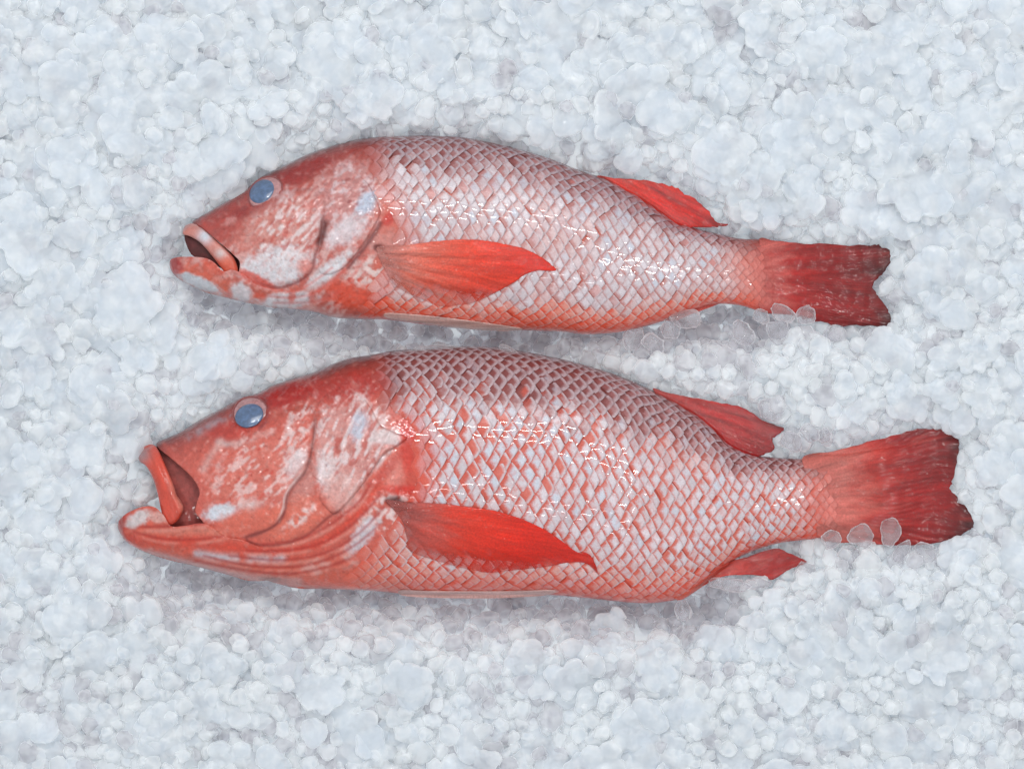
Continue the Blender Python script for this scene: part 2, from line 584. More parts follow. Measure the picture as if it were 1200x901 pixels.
a_idx, a_rot, a_scl = named('idx', 'INT'), named('rot', 'FLOAT_VECTOR'), named('scl', 'FLOAT')
e2r = ng.nodes.new('FunctionNodeEulerToRotation')
ng.links.new(a_rot, e2r.inputs[0])
jg = ng.nodes.new('GeometryNodeJoinGeometry')
for n_, k in enumerate(keys):
    oi = ng.nodes.new('GeometryNodeObjectInfo')
    oi.transform_space = 'ORIGINAL'
    oi.inputs['Object'].default_value = protos[k]
    ti = ng.nodes.new('GeometryNodeGeometryToInstance')
    ng.links.new(oi.outputs['Geometry'], ti.inputs[0])
    cmp_ = ng.nodes.new('FunctionNodeCompare')
    cmp_.data_type = 'INT'; cmp_.operation = 'EQUAL'
    ng.links.new(a_idx, cmp_.inputs[2])
    cmp_.inputs[3].default_value = n_
    iop = ng.nodes.new('GeometryNodeInstanceOnPoints')
    ng.links.new(gi.outputs[0], iop.inputs['Points'])
    ng.links.new(cmp_.outputs[0], iop.inputs['Selection'])
    ng.links.new(ti.outputs[0], iop.inputs['Instance'])
    ng.links.new(e2r.outputs[0], iop.inputs['Rotation'])
    ng.links.new(a_scl, iop.inputs['Scale'])
    ng.links.new(iop.outputs[0], jg.inputs[0])
ng.links.new(jg.outputs[0], go.inputs[0])
pm = bpy.data.meshes.new('crushed_ice')
pm.from_pydata(P.tolist(), [], [])
a = pm.attributes.new('rot', 'FLOAT_VECTOR', 'POINT'); a.data.foreach_set('vector', np.array([it[6] for it in rest], np.float32).ravel())
a = pm.attributes.new('scl', 'FLOAT', 'POINT'); a.data.foreach_set('value', np.array([it[5] for it in rest], np.float32))
a = pm.attributes.new('idx', 'INT', 'POINT'); a.data.foreach_set('value', np.array([keys.index((it[0], it[1])) for it in rest], np.int32))
co = link('crushed_ice', pm)
md = co.modifiers.new('instances', 'NODES')
md.node_group = ng
tag(co, 'thousands of small pale crushed ice pellets packed around both fish', 'ice', None, 'stuff')
print('items', len(ITEMS), 'big', len(big), 'rest', len(rest))
# ------------------------------------------------------------------ fish materials
def skin_material(name, rough, coat, bump_s, bump_d, bump_scale, sss=0.12, var=0.08, alpha=False, spots=0.0):
    m, nt, p, out = mat(name)
    L = nt.links.new
    at = node(nt, 'ShaderNodeAttribute', attribute_name='Col')
    n = noise_node(nt, 900, 2)
    mr = node(nt, 'ShaderNodeMapRange')
    mr.inputs['From Min'].default_value = 0.3
    mr.inputs['From Max'].default_value = 0.7
    mr.inputs['To Min'].default_value = 1 - var
    mr.inputs['To Max'].default_value = 1 + var
    L(n.outputs['Fac'], mr.inputs['Value'])
    mx = node(nt, 'ShaderNodeVectorMath', operation='SCALE')
    L(at.outputs['Color'], mx.inputs[0])
    L(mr.outputs[0], mx.inputs['Scale'])
    L(mx.outputs[0], p.inputs['Base Color'])
    nb = noise_node(nt, bump_scale, 3)
    b = node(nt, 'ShaderNodeBump')
    b.inputs['Strength'].default_value = bump_s
    b.inputs['Distance'].default_value = bump_d
    L(nb.outputs['Fac'], b.inputs['Height'])
    L(b.outputs['Normal'], p.inputs['Normal'])
    nw = noise_node(nt, bump_scale * 0.55, 2)          # the film of water is smoother than the skin
    bw = node(nt, 'ShaderNodeBump')
    bw.inputs['Strength'].default_value = 0.5
    bw.inputs['Distance'].default_value = bump_d
    L(nw.outputs['Fac'], bw.inputs['Height'])
    L(bw.outputs['Normal'], p.inputs['Coat Normal'])
    p.inputs['Roughness'].default_value = rough
    p.inputs['Subsurface Weight'].default_value = sss
    p.inputs['Subsurface Radius'].default_value = (1.0, 0.4, 0.3)
    p.inputs['Subsurface Scale'].default_value = 0.0015
    p.inputs['Coat Weight'].default_value = coat
    p.inputs['Coat Roughness'].default_value = 0.035
    p.inputs['Coat IOR'].default_value = 1.36
    p.inputs['Specular IOR Level'].default_value = 0.25
    if alpha:
        L(at.outputs['Alpha'], p.inputs['Alpha'])
    return m


SKIN = skin_material('wet_fish_skin', 0.4, 0.9, 0.6, 0.0009, 380)
FIN = skin_material('wet_red_fin', 0.5, 0.6, 0.6, 0.0003, 2000, sss=0.1, var=0.18, alpha=True)
MOUTH = skin_material('mouth_lining', 0.5, 0.5, 0.5, 0.0008, 300)


def scale_material():
    m, nt, p, out = mat('fish_scale')
    L = nt.links.new
    main = node(nt, 'ShaderNodeAttribute', attribute_name='Col')
    gap = node(nt, 'ShaderNodeAttribute', attribute_name='Gap')
    loc = node(nt, 'ShaderNodeAttribute', attribute_name='Loc')
    sx = node(nt, 'ShaderNodeSeparateXYZ')
    L(loc.outputs['Vector'], sx.inputs[0])
    ab = node(nt, 'ShaderNodeMath', operation='ABSOLUTE')
    L(sx.outputs['Y'], ab.inputs[0])
    e1 = node(nt, 'ShaderNodeMath', operation='SUBTRACT')      # a - |b|
    L(sx.outputs['X'], e1.inputs[0]); L(ab.outputs[0], e1.inputs[1])
    e = node(nt, 'ShaderNodeMath', operation='ADD')            # distance behind the neighbour's edge
    L(e1.outputs[0], e.inputs[0]); e.inputs[1].default_value = 1.0
    nz = noise_node(nt, 1100, 2)
    nm = node(nt, 'ShaderNodeMath', operation='MULTIPLY_ADD')
    L(nz.outputs['Fac'], nm.inputs[0]); nm.inputs[1].default_value = 0.8
    L(e.outputs[0], nm.inputs[2])
    sub = node(nt, 'ShaderNodeMath', operation='SUBTRACT')
    L(nm.outputs[0], sub.inputs[0]); L(sx.outputs['Z'], sub.inputs[1])
    mr = node(nt, 'ShaderNodeMapRange', interpolation_type='SMOOTHSTEP')
    L(sub.outputs[0], mr.inputs['Value'])
    mr.inputs['From Min'].default_value = 0.0
    mr.inputs['From Max'].default_value = 0.95
    mix = node(nt, 'ShaderNodeMix', data_type='RGBA')
    L(mr.outputs[0], mix.inputs['Factor'])
    L(gap.outputs['Color'], mix.inputs['A']); L(main.outputs['Color'], mix.inputs['B'])
    rim = node(nt, 'ShaderNodeAttribute', attribute_name='Rim')
    pw = node(nt, 'ShaderNodeMath', operation='POWER')
    L(ab.outputs[0], pw.inputs[0]); pw.inputs[1].default_value = 1.25
    pa = node(nt, 'ShaderNodeMath', operation='ADD')
    L(pw.outputs[0], pa.inputs[0]); L(sx.outputs['X'], pa.inputs[1])
    pd = node(nt, 'ShaderNodeMath', operation='SUBTRACT')      # distance ahead of the scale's own edge
    pd.inputs[0].default_value = 1.04
    L(pa.outputs[0], pd.inputs[1])
    pn = node(nt, 'ShaderNodeMath', operation='MULTIPLY_ADD')
    L(nz.outputs['Fac'], pn.inputs[0]); pn.inputs[1].default_value = 0.4
    L(pd.outputs[0], pn.inputs[2])
    ps = node(nt, 'ShaderNodeMath', operation='SUBTRACT')
    L(pn.outputs[0], ps.inputs[0]); L(rim.outputs['Alpha'], ps.inputs[1])
    pm_ = node(nt, 'ShaderNodeMapRange', interpolation_type='SMOOTHSTEP')
    L(ps.outputs[0], pm_.inputs['Value'])
    pm_.inputs['From Min'].default_value = 0.0; pm_.inputs['From Max'].default_value = 0.68
    pm_.inputs['To Min'].default_value = 1.0; pm_.inputs['To Max'].default_value = 0.0
    mix2 = node(nt, 'ShaderNodeMix', data_type='RGBA')
    L(pm_.outputs[0], mix2.inputs['Factor'])
    L(mix.outputs['Result'], mix2.inputs['A']); L(rim.outputs['Color'], mix2.inputs['B'])
    n = noise_node(nt, 1500, 2)
    mv = node(nt, 'ShaderNodeMapRange')
    mv.inputs['From Min'].default_value = 0.3; mv.inputs['From Max'].default_value = 0.7
    mv.inputs['To Min'].default_value = 0.68; mv.inputs['To Max'].default_value = 0.88
    L(n.outputs['Fac'], mv.inputs['Value'])
    ns = noise_node(nt, 260, 2)                        # blood showing faintly through the scales
    ms = node(nt, 'ShaderNodeMapRange', interpolation_type='SMOOTHSTEP')
    L(ns.outputs['Fac'], ms.inputs['Value'])
    ms.inputs['From Min'].default_value = 0.45; ms.inputs['From Max'].default_value = 0.75
    ms.inputs['To Min'].default_value = 0.0; ms.inputs['To Max'].default_value = 0.38
    mix3 = node(nt, 'ShaderNodeMix', data_type='RGBA')
    L(ms.outputs[0], mix3.inputs['Factor'])
    L(mix2.outputs['Result'], mix3.inputs['A']); L(gap.outputs['Color'], mix3.inputs['B'])
    sc = node(nt, 'ShaderNodeVectorMath', operation='SCALE')
    L(mix3.outputs['Result'], sc.inputs[0]); L(mv.outputs[0], sc.inputs['Scale'])
    L(sc.outputs[0], p.inputs['Base Color'])
    nb = noise_node(nt, 620, 3)
    b = node(nt, 'ShaderNodeBump')
    b.inputs['Strength'].default_value = 0.55
    b.inputs['Distance'].default_value = 0.0006
    L(nb.outputs['Fac'], b.inputs['Height'])
    L(b.outputs['Normal'], p.inputs['Normal'])
    p.inputs['Roughness'].default_value = 0.35
    p.inputs['Metallic'].default_value = 0.0
    p.inputs['Coat Weight'].default_value = 0.8
    p.inputs['Coat Roughness'].default_value = 0.035
    p.inputs['Coat IOR'].default_value = 1.38
    p.inputs['Specular IOR Level'].default_value = 0.25
    return m


SCALE = scale_material()


def plain(name, col, rough, coat=0.0):
    m, nt, p, out = mat(name)
    n = noise_node(nt, 500, 2)
    cr = node(nt, 'ShaderNodeValToRGB')
    c = lin(col)
    cr.color_ramp.elements[0].position = 0.35
    cr.color_ramp.elements[1].position = 0.7
    cr.color_ramp.elements[0].color = (*(c * 0.75), 1)
    cr.color_ramp.elements[1].color = (*np.minimum(c * 1.2, 1), 1)
    nt.links.new(n.outputs['Fac'], cr.inputs['Fac'])
    nt.links.new(cr.outputs['Color'], p.inputs['Base Color'])
    p.inputs['Roughness'].default_value = rough
    p.inputs['Coat Weight'].default_value = coat
    p.inputs['Coat Roughness'].default_value = 0.03
    return m


EYE_BLUE = plain('cloudy_blue_eye', (68, 90, 122), 0.3, 1.0)
EYE_RING = plain('pale_eye_ring', (158, 112, 112), 0.35, 1.0)
EYE_DARK = plain('dark_pupil', (48, 66, 100), 0.3, 1.0)


# ------------------------------------------------------------------ relief: a solid cut to an outline
def relief(name, poly, hf, matl, colf, parent, base, step=1.3, zb=None, smooth_poly=True, jag=0.0, mirror=None, n=6):
    """solid whose plan is `poly` (photo pixels), its top surface z = hf(px, py), closed at the sides and below"""
    P = spline(poly, True, n) if smooth_poly else np.asarray(poly, float)
    if jag:
        c = P.mean(0)
        dv = P - c
        k = np.arange(len(P))
        P = P + dv / (np.linalg.norm(dv, axis=1)[:, None] + 1e-6) * (vn(k * 0.9, k * 0.37, 4) * jag)[:, None]
    x0, y0 = P.min(0) - 2 * step
    x1, y1 = P.max(0) + 2 * step
    gx, gy = np.arange(x0, x1, step), np.arange(y0, y1, step)
    X, Y = np.meshgrid(gx, gy)
    D = np.full(X.shape, -99.0)
    ins = inside(X, Y, P)
    D = np.where(ins, 99.0, -99.0)
    # exact distances only near the outline
    near = np.zeros(X.shape, bool)
    for q0, q1 in zip(P, np.roll(P, -1, 0)):
        m = max(2, int(np.hypot(*(q1 - q0)) / step) + 1)
        for t in np.linspace(0, 1, m):
            q = q0 + (q1 - q0) * t
            i, j = int((q[1] - y0) / step), int((q[0] - x0) / step)
            near[max(i - 3, 0):i + 5, max(j - 3, 0):j + 5] = True
    xs, ys = X[near], Y[near]
    A, B = P, np.roll(P, -1, 0)
    bd = np.full(xs.shape, 1e9); bxp = xs.copy(); byp = ys.copy()
    for (ax, ay), (cx_, cy_) in zip(A, B):
        dx, dy = cx_ - ax, cy_ - ay
        t = np.clip(((xs - ax) * dx + (ys - ay) * dy) / (dx * dx + dy * dy + 1e-12), 0, 1)
        qx, qy = ax + t * dx, ay + t * dy
        d = (xs - qx) ** 2 + (ys - qy) ** 2
        m = d < bd
        bd = np.where(m, d, bd); bxp = np.where(m, qx, bxp); byp = np.where(m, qy, byp)
    bd = np.sqrt(bd)
    Dn = np.where(ins[near], bd, -bd)
    D[near] = Dn
    NXm, NYm = X.copy(), Y.copy()
    NXm[near], NYm[near] = bxp, byp
    ok = D > -0.5 * step
    cell = ok[:-1, :-1] & ok[1:, :-1] & ok[1:, 1:] & ok[:-1, 1:]
    used = np.zeros(X.shape, bool)
    used[:-1, :-1] |= cell; used[1:, :-1] |= cell; used[1:, 1:] |= cell; used[:-1, 1:] |= cell
    cnt = np.zeros(X.shape, int)
    cnt[:-1, :-1] += cell; cnt[1:, :-1] += cell; cnt[1:, 1:] += cell; cnt[:-1, 1:] += cell
    bnd = used & (cnt < 4)
    Xs, Ys = np.where(bnd, NXm, X), np.where(bnd, NYm, Y)
    idx = -np.ones(X.shape, int)
    idx[used] = np.arange(used.sum())
    px, py = Xs[used], Ys[used]
    Z = hf(px, py)
    ci, cj = np.nonzero(cell)
    F = np.stack([idx[ci, cj], idx[ci + 1, cj], idx[ci + 1, cj + 1], idx[ci, cj + 1]], -1)
    nT = len(px)
    if zb is None:
        zb = 0.0012
    # lower side: every vertex again, below
    if mirror is not None:
        Zl = -np.abs(Z) * mirror - 0.0002
    elif callable(zb):
        Zl = zb(px, py)
    else:
        Zl = Z - zb
    # boundary edges
    e = np.concatenate([F[:, [0, 1]], F[:, [1, 2]], F[:, [2, 3]], F[:, [3, 0]]])
    key = np.sort(e, 1)
    kk = key[:, 0].astype(np.int64) * nT + key[:, 1]
    u, first, c = np.unique(kk, return_index=True, return_counts=True)
    be = e[first[c == 1]]
    coarse_low = F[:, ::-1] + nT
    walls = np.stack([be[:, 1], be[:, 0], be[:, 0] + nT, be[:, 1] + nT], -1)
    allF = np.vstack([F, coarse_low, walls])
    PX = np.concatenate([px, px]); PY = np.concatenate([py, py]); ZZ = np.concatenate([Z, Zl])
    # drop the interior of the underside of large solids to a light mesh: it never shows
    V = np.stack([wx(PX, ZZ), wy(PY, ZZ), ZZ], -1) - np.array(base)
    C = colf(px, py)
    C = np.vstack([C, C])
    me = bpy.data.meshes.new(name)
    me.from_pydata(V, [], allF.tolist())
    me.shade_smooth()
    me.materials.append(matl)
    at = me.attributes.new('Col', 'FLOAT_COLOR', 'POINT')
    c4 = np.ones((len(V), 4), np.float32)
    c4[:, :C.shape[1]] = C
    c4[:, :3] **= GAM
    c4[:, :3] *= (0.71 if matl is not FIN or name == 'tail_fin' else 0.82 if name == 'pectoral_fin' else 0.72)
    at.data.foreach_set('color', c4.ravel())
    o = link(name, me, parent)
    return o


GAM = 1.24


class Canvas:
    """pigment and relief of one fish, over the photo's pixel grid"""

    def __init__(s, top, bot, tx, tv, x0, x1, y0, y1):
        s.top, s.bot = prof(top, bot)
        s.xa = np.arange(0, 1200.0)
        s.tx, s.tv = tx, tv
        s.box = (x0, x1, y0, y1)
        s.Y, s.X = np.mgrid[y0:y1, x0:x1].astype(float)
        s.C = np.zeros(s.X.shape + (3,))
        s.H = np.zeros(s.X.shape)

    def yc(s, x): return (np.interp(x, s.xa, s.top) + np.interp(x, s.xa, s.bot)) / 2
    def hh(s, x): return np.maximum((np.interp(x, s.xa, s.bot) - np.interp(x, s.xa, s.top)) / 2, 1.0)
    def T(s, x): return np.interp(x, s.tx, s.tv) * S

    def F(s, px, py):
        v = np.abs((py - s.yc(px)) / s.hh(px))
        return s.T(px) * np.sqrt(np.clip(1 - np.minimum(v, 1) ** 2.15, 0, 1))

    def Hs(s, px, py): return bil(s.H, px - s.box[0], py - s.box[2])
    def Cs(s, px, py): return bil(s.C, px - s.box[0], py - s.box[2])
    def full(s, px, py): return s.F(px, py) + s.Hs(px, py) * np.clip(s.F(px, py) / 0.006, 0, 1)

    def paint(s, m, rgb, a=1.0):
        m = np.clip(m * a, 0, 1)[..., None]
        s.C = s.C * (1 - m) + lin(rgb) * m

    def ell(s, cx, cy, rx, ry, ang=0, soft=0.5):
        c, n = math.cos(math.radians(ang)), math.sin(math.radians(ang))
        u = ((s.X - cx) * c + (s.Y - cy) * n) / rx
        v = (-(s.X - cx) * n + (s.Y - cy) * c) / ry
        if not hasattr(s, 'rag'):
            s.rag = 0.30 * fbm(s.X / 8, s.Y / 8, 44, 3) + 0.14 * vn(s.X / 2.2, s.Y / 2.2, 45)
        return 1 - sstep(np.hypot(u, v) + s.rag, 1 - soft * 0.8, 1 + soft * 0.8)

    def line(s, pts, w, n=6):
        d, t = dist_segs(s.X, s.Y, spline(pts, False, n), False)
        return np.exp(-(d / w) ** 2), t

    def poly(s, pts, soft=3.0, smooth=True):
        P = spline(pts, True, 5) if smooth else np.array(pts, float)
        d = sdf(s.X, s.Y, P)
        return sstep(d, -soft, soft), d

    def flecks(s, ang, along, across, seed, lo, hi):
        c, n = math.cos(math.radians(ang)), math.sin(math.radians(ang))
        u = (s.X * c + s.Y * n) / along
        v = (-s.X * n + s.Y * c) / across
        return sstep(vn(u, v, seed) + 0.35 * vn(u * 2.1, v * 2.1, seed + 5), lo, hi)


def seg_scales(fish, cv, par, base, xs0, xpts, ppts, vpts, startx, keep, colours, press=None, nmax=300):
    """overlapping scales in staggered columns; the largest as objects of their own, the rest one mesh"""
    cols = [xs0]
    while cols[-1] < xpts[-1]:
        cols.append(cols[-1] + float(np.interp(cols[-1], xpts, ppts)))
    cols = np.array(cols)
    ci = np.arange(len(cols))
    r = np.random.default_rng(99)
    A = np.array([-0.55, -0.1, 0.35, 0.75, 1.0, 1.0])
    Bv = np.array([-1, -0.55, 0, 0.55, 1.0])
    out = []

    def place(i, k):
        x = np.interp(i, ci, cols)
        V = np.interp(x, xpts, vpts)
        hh = cv.hh(x)
        sn = np.sin(np.clip(k * V / hh, -1.53, 1.53))
        lean = np.where(sn < 0, 0.07, 0.0) * sstep(x, xpts[0] + 40, xpts[0] + 200)
        x = x + lean * hh * sn
        k = k + 0.20 * vn(x / 26, k / 2.1, 33)
        x = x + 1.3 * vn(x / 22, k / 1.9, 35)
        V = np.interp(x, xpts, vpts)
        hh = cv.hh(x)
        th = k * V / hh
        y = cv.yc(x) + hh * np.sin(np.clip(th, -1.53, 1.53))
        return x, y, th

    for i in range(len(cols)):
        for k2 in range(-22, 23):
            k = k2 + (0.5 if i % 2 else 0.0)
            x, y, th = place(i, k)
            if abs(th) > 1.40:
                continue
            x, y = float(x), float(y)
            if x < startx(y) or not keep(x, y):
                continue
            ji, jk = r.normal() * 0.12, r.normal() * 0.06
            rot = r.normal() * 0.11
            b = Bv[None, :] * np.ones((6, 1))
            ab = np.abs(b)
            post = (1 - ab ** 1.25) * r.uniform(0.98, 1.10)
            front = -(1 - ab) - 0.28
            a01 = (A[:, None] + 0.55) / 1.55
            a = front + (post - front) * a01
            ii = i + ji + a + rot * b
            kk = k + jk + 0.5 * b * r.uniform(0.97, 1.03) + rot * a * 0.3
            px, py, tt = place(ii, kk)
            lift = 0.00016 + 0.00085 * np.clip((a + 1.0) / 2, 0, 1) * r.uniform(0.6, 1.5) + 0.00035 * (1 - b * b)
            f = cv.F(px, py)
            fade = np.clip(np.interp(x, [xpts[0], xpts[0] + 1, xpts[-1] - 60, xpts[-1]], [1, 1, 0.8, 0.35]), 0, 1)
            if press is not None:
                lift = np.where(inside(px, py, press), lift * 0.35, lift)
            z = f + (lift * fade) * np.clip(f / 0.008, 0.25, 1)
            z[5] -= 0.00055 * fade
            main, gap, gw, rimc, rw = colours(x, y, float(th), r)
            w = 0.25 + 0.75 * float(sstep(x - startx(y), 0, 34))
            under = cv.Cs(np.array([x]), np.array([y]))[0] ** GAM
            w *= 1 - 0.6 * float(sstep(float(th), 0.85, 1.25))
            w *= 0.12 + 0.88 * float(sstep(xpts[-1] - 8 - x, 0, 62))
            main, gap, rimc = under + (main - under) * w, under + (gap - under) * w, under + (rimc - under) * w
            vv = np.stack([wx(px, z), wy(py, z), z], -1).reshape(-1, 3)
            area_ = float(np.interp(x, xpts, ppts) * 2 * abs(place(i, k + .5)[1] - place(i, k - .5)[1]))
            out.append((area_, x, y, vv, a.ravel(), b.ravel(), gw, main, gap, np.append(rimc, rw)))
    FS = []
    for u in range(5):
        for w in range(4):
            q = u * 5 + w
            FS.append((q, q + 5, q + 6, q + 1))
    out.sort(key=lambda t: -t[0])

    def build(name, items, origin):
        nV = len(items) * 30
        V = np.vstack([t[3] for t in items]) - np.array(origin)
        FF = [tuple(q + 30 * j for q in f) for j in range(len(items)) for f in FS]
        main = np.vstack([np.repeat(t[7][None], 30, 0) for t in items])
        gap = np.vstack([np.repeat(t[8][None], 30, 0) for t in items])
        loc = np.vstack([np.stack([t[4], t[5], np.full(30, t[6])], -1) for t in items])
        return new_mesh(name, V, FF, SCALE, True, {'Col': main, 'Gap': gap, 'Rim': np.vstack([np.repeat(t[9][None], 30, 0) for t in items])}, {'Loc': loc})

    for t in out[:nmax]:
        link('scale', build('scale', [t], base), par)
    if out[nmax:]:
        o = link('small_scales', build('small_scales', out[nmax:], base), par)
        o['kind'] = 'stuff'
    print('scales', len(out))


def eye(par, base, cv, cx, cy, rx, ry, ang, ring, pup):
    def e(cx, cy, rx, ry, ang, n=28):
        a = np.linspace(0, 2 * np.pi, n, endpoint=False)
        c, s_ = math.cos(math.radians(ang)), math.sin(math.radians(ang))
        u, v = rx * np.cos(a), ry * np.sin(a)
        return np.stack([cx + u * c - v * s_, cy + u * s_ + v * c], -1)

    def dome(cx, cy, rx, ry, ang, z0, hgt):
        c, s_ = math.cos(math.radians(ang)), math.sin(math.radians(ang))
        zc = float(cv.F(np.array([cx]), np.array([cy]))[0])
        def f(px, py):
            u = ((px - cx) * c + (py - cy) * s_) / rx
            v = (-(px - cx) * s_ + (py - cy) * c) / ry
            return 0.65 * cv.F(px, py) + 0.35 * zc + z0 + hgt * np.sqrt(np.clip(1 - 0.92 * (u * u + v * v), 0.0, 1))
        return f
    white = lambda px, py: np.ones((len(px), 3)) * 0.5
    o = relief('eye', e(*ring), dome(*ring, -0.0008, 0.0016), EYE_RING, white, par, base, 0.9, 0.004, n=1)
    p_ = relief('iris', e(cx, cy, rx, ry, ang), dome(cx, cy, rx, ry, ang, 0.0003, 0.0022), EYE_BLUE, white, o, base, 0.9, 0.004, n=1)
    # raised wet eyelid round the eye
    E = e(*ring, n=40)
    dm = dome(*ring, -0.0008, 0.0016)
    VV, FF = [], []
    for q in range(40):
        t0 = E[(q + 1) % 40] - E[q - 1]
        nrm = np.array([t0[1], -t0[0]]) / np.linalg.norm(t0)
        for w in range(6):
            an = w / 6 * 2 * math.pi
            pt = E[q] + nrm * math.cos(an) * 0.9
            z = float(dm(np.array([E[q][0]]), np.array([E[q][1]]))[0]) + 0.0005 + math.sin(an) * 0.0007
            VV.append((float(wx(pt[0], z)) - base[0], float(wy(pt[1], z)) - base[1], z - base[2]))
            FF.append((q * 6 + w, q * 6 + (w + 1) % 6, ((q + 1) % 40) * 6 + (w + 1) % 6, ((q + 1) % 40) * 6 + w))
    me = new_mesh('eyelid', VV, FF, SKIN, True, np.tile(lin((128, 66, 64)), (240, 1)))
    link('eyelid', me, o)
    o['label'] = 'clouded blue eye with a pale ring'
    return o


def fin_h(base_f, ox, oy, freq, amp, off, warp=0.0, seed=1, root=None):
    def f(px, py):
        phi = np.arctan2(py - oy, px - ox)
        rr = np.hypot(px - ox, py - oy)
        ph = phi * freq + 2.5 * warp * vn(rr / 60, phi * 6, seed)
        am = amp if root is None else amp * (0.1 + 0.9 * sstep(rr, root, root + 80))
        return base_f(px, py) + off + am * 0.4 * (0.5 + 0.5 * np.cos(ph * 2 * math.pi)) + am * 1.3 * vn(rr / 60, phi * freq * 0.16, seed + 2) + am * vn(rr / 9, phi * freq * 0.5, seed + 3) * 0.5
    return f


def fin_col(ox, oy, freq, cols, stops, seed=1, alpha=None, streak=0.5, dist=None):
    cl = [lin(c) for c in cols]
    def f(px, py):
        phi = np.arctan2(py - oy, px - ox)
        rr = np.hypot(px - ox, py - oy)
        t = (dist(px, py) if dist else rr) + 14 * vn(rr / 30, phi * freq * 0.3, seed + 8) + 8 * vn(rr / 9, phi * freq * 0.6, seed + 9)
        C = np.stack([np.interp(t, stops, [c[i] for c in cl]) for i in range(3)], -1)
        st = vn(rr / 60, phi * freq * 0.3, seed) * 0.5 + vn(rr / 45, phi * freq * 1.0, seed + 6) * 0.35 + vn(rr / 14, phi * freq * 1.4, seed + 1) * 0.3
        C = C * (1 + streak * st)[:, None]
        pale = sstep(vn(rr / 50, phi * freq * 0.9, seed + 4), 0.5, 0.95) * 0.3
        C = C * (1 - pale[:, None]) + lin((206, 96, 84)) * pale[:, None]
        C = np.clip(C, 0, 1)
        if alpha is not None:
            return np.hstack([C, alpha(px, py)[:, None]])
        return C
    return f


def thing(name, label, cat, group, loc):
    o = bpy.data.objects.new(name, None)
    o.empty_display_size = 0.02
    COL.objects.link(o)
    o.location = loc
    return tag(o, label, cat, group)
# ------------------------------------------------------------------ upper fish
GRP = 'whole red fish laid on crushed ice'
B1 = (float(wx(560)), float(wy(280)), -0.03)
f1 = thing('red_fish', 'smaller whole red fish at the top, mouth barely open, lying on crushed ice', 'fish', GRP, B1)
c1 = Canvas(TOP1, BOT1, [199, 207, 225, 260, 330, 430, 560, 700, 800, 870, 905, 922, 935],
            [5, 18, 30, 44, 58, 68, 70, 56, 38, 22, 14, 9.5, 4], 190, 1050, 150, 400)
X, Y = c1.X, c1.Y
v = (Y - c1.yc(X)) / c1.hh(X)
n1 = fbm(X / 34, Y / 34, 1, 3)
n2 = fbm(X / 12, Y / 12, 2, 3)
n3 = fbm(X / 5, Y / 5, 3, 2)
# pigment: skin below the scales
c1.C[:] = lin((214, 120, 104))
c1.paint(1 - sstep(v + 0.12 * n1, -0.75, -0.45), (140, 66, 62), 0.9)
c1.paint(sstep(v + 0.1 * n1, 0.55, 0.85), (224, 92, 66), 0.9)
head = 1 - sstep(X + 0.15 * (Y - 260) + 10 * n1, 430, 452)
c1.paint(head, (204, 122, 112))
c1.paint(head * c1.flecks(-50, 9, 3.4, 4, -0.15, 0.55), (224, 188, 184), 0.8)
# dark red brow and snout
brow, _ = c1.line([(222, 262), (262, 240), (300, 214), (340, 196), (390, 176), (430, 168)], 26)
c1.paint(brow * head, (172, 72, 62), 0.95)
brow2, _ = c1.line([(225, 258), (262, 236), (300, 210), (340, 190), (390, 170), (440, 160)], 7)
c1.paint(brow2 * head, (122, 62, 60), 0.8)
c1.paint(c1.ell(352, 203, 46, 10, -24, 0.7), (165, 48, 44), 0.8)
c1.paint(c1.ell(262, 262, 34, 22, -38, 0.6), (182, 88, 80), 0.8)
c1.paint(c1.ell(292, 246, 26, 7, -24, 0.7), (160, 58, 54), 0.8)
c1.paint(c1.ell(269, 259, 7, 4, -35, 0.6), (216, 160, 156), 0.7)
# cheek: rose above, white below
c1.paint(c1.ell(322, 268, 48, 26, -30, 0.6), (214, 152, 142), 0.75)
c1.paint(c1.ell(340, 244, 26, 14, 60, 0.7) * c1.flecks(-60, 6, 3, 14, -0.2, 0.5), (226, 206, 206), 0.8)
c1.paint(c1.ell(326, 312, 40, 23, -8, 0.35), (226, 224, 228), 0.95)
c1.paint(c1.ell(326, 312, 40, 23, -8, 0.4) * c1.flecks(-30, 4, 3, 24, 0.35, 0.7), (208, 168, 166), 0.5)
c1.paint(c1.ell(358, 312, 10, 9, 0, 0.6), (222, 140, 128), 0.8)
wf = c1.flecks(-48, 10, 3.2, 9, 0.0, 0.55)
c1.paint(c1.ell(340, 272, 42, 34, -20, 0.5) * wf, (234, 222, 222), 0.85)
c1.paint(c1.ell(340, 272, 42, 34, -20, 0.5) * c1.flecks(-55, 8, 3.6, 19, 0.35, 0.7), (196, 92, 82), 0.7)
# operculum region
c1.paint(c1.ell(408, 235, 34, 42, 0, 0.5), (206, 150, 146), 0.9)
c1.paint(c1.ell(408, 235, 34, 42, 0, 0.5) * c1.flecks(-40, 8, 4, 31, 0.0, 0.5), (226, 206, 208), 0.8)
c1.paint(c1.ell(408, 235, 30, 42, 0, 0.5) * c1.flecks(-20, 7, 5, 37, 0.45, 0.75), (170, 90, 88), 0.7)
c1.paint(c1.ell(430, 238, 16, 9, -55, 0.5), (198, 210, 226), 0.85)
c1.paint(c1.ell(404, 272, 28, 13, -35, 0.5), (228, 220, 224), 0.8)
c1.paint(c1.ell(385, 318, 34, 9, -40, 0.5), (226, 228, 232), 0.9)
c1.paint(c1.ell(400, 325, 20, 7, -45, 0.6), (214, 130, 118), 0.6)
c1.paint(c1.ell(420, 345, 40, 16, 5, 0.5), (226, 100, 74), 0.9)
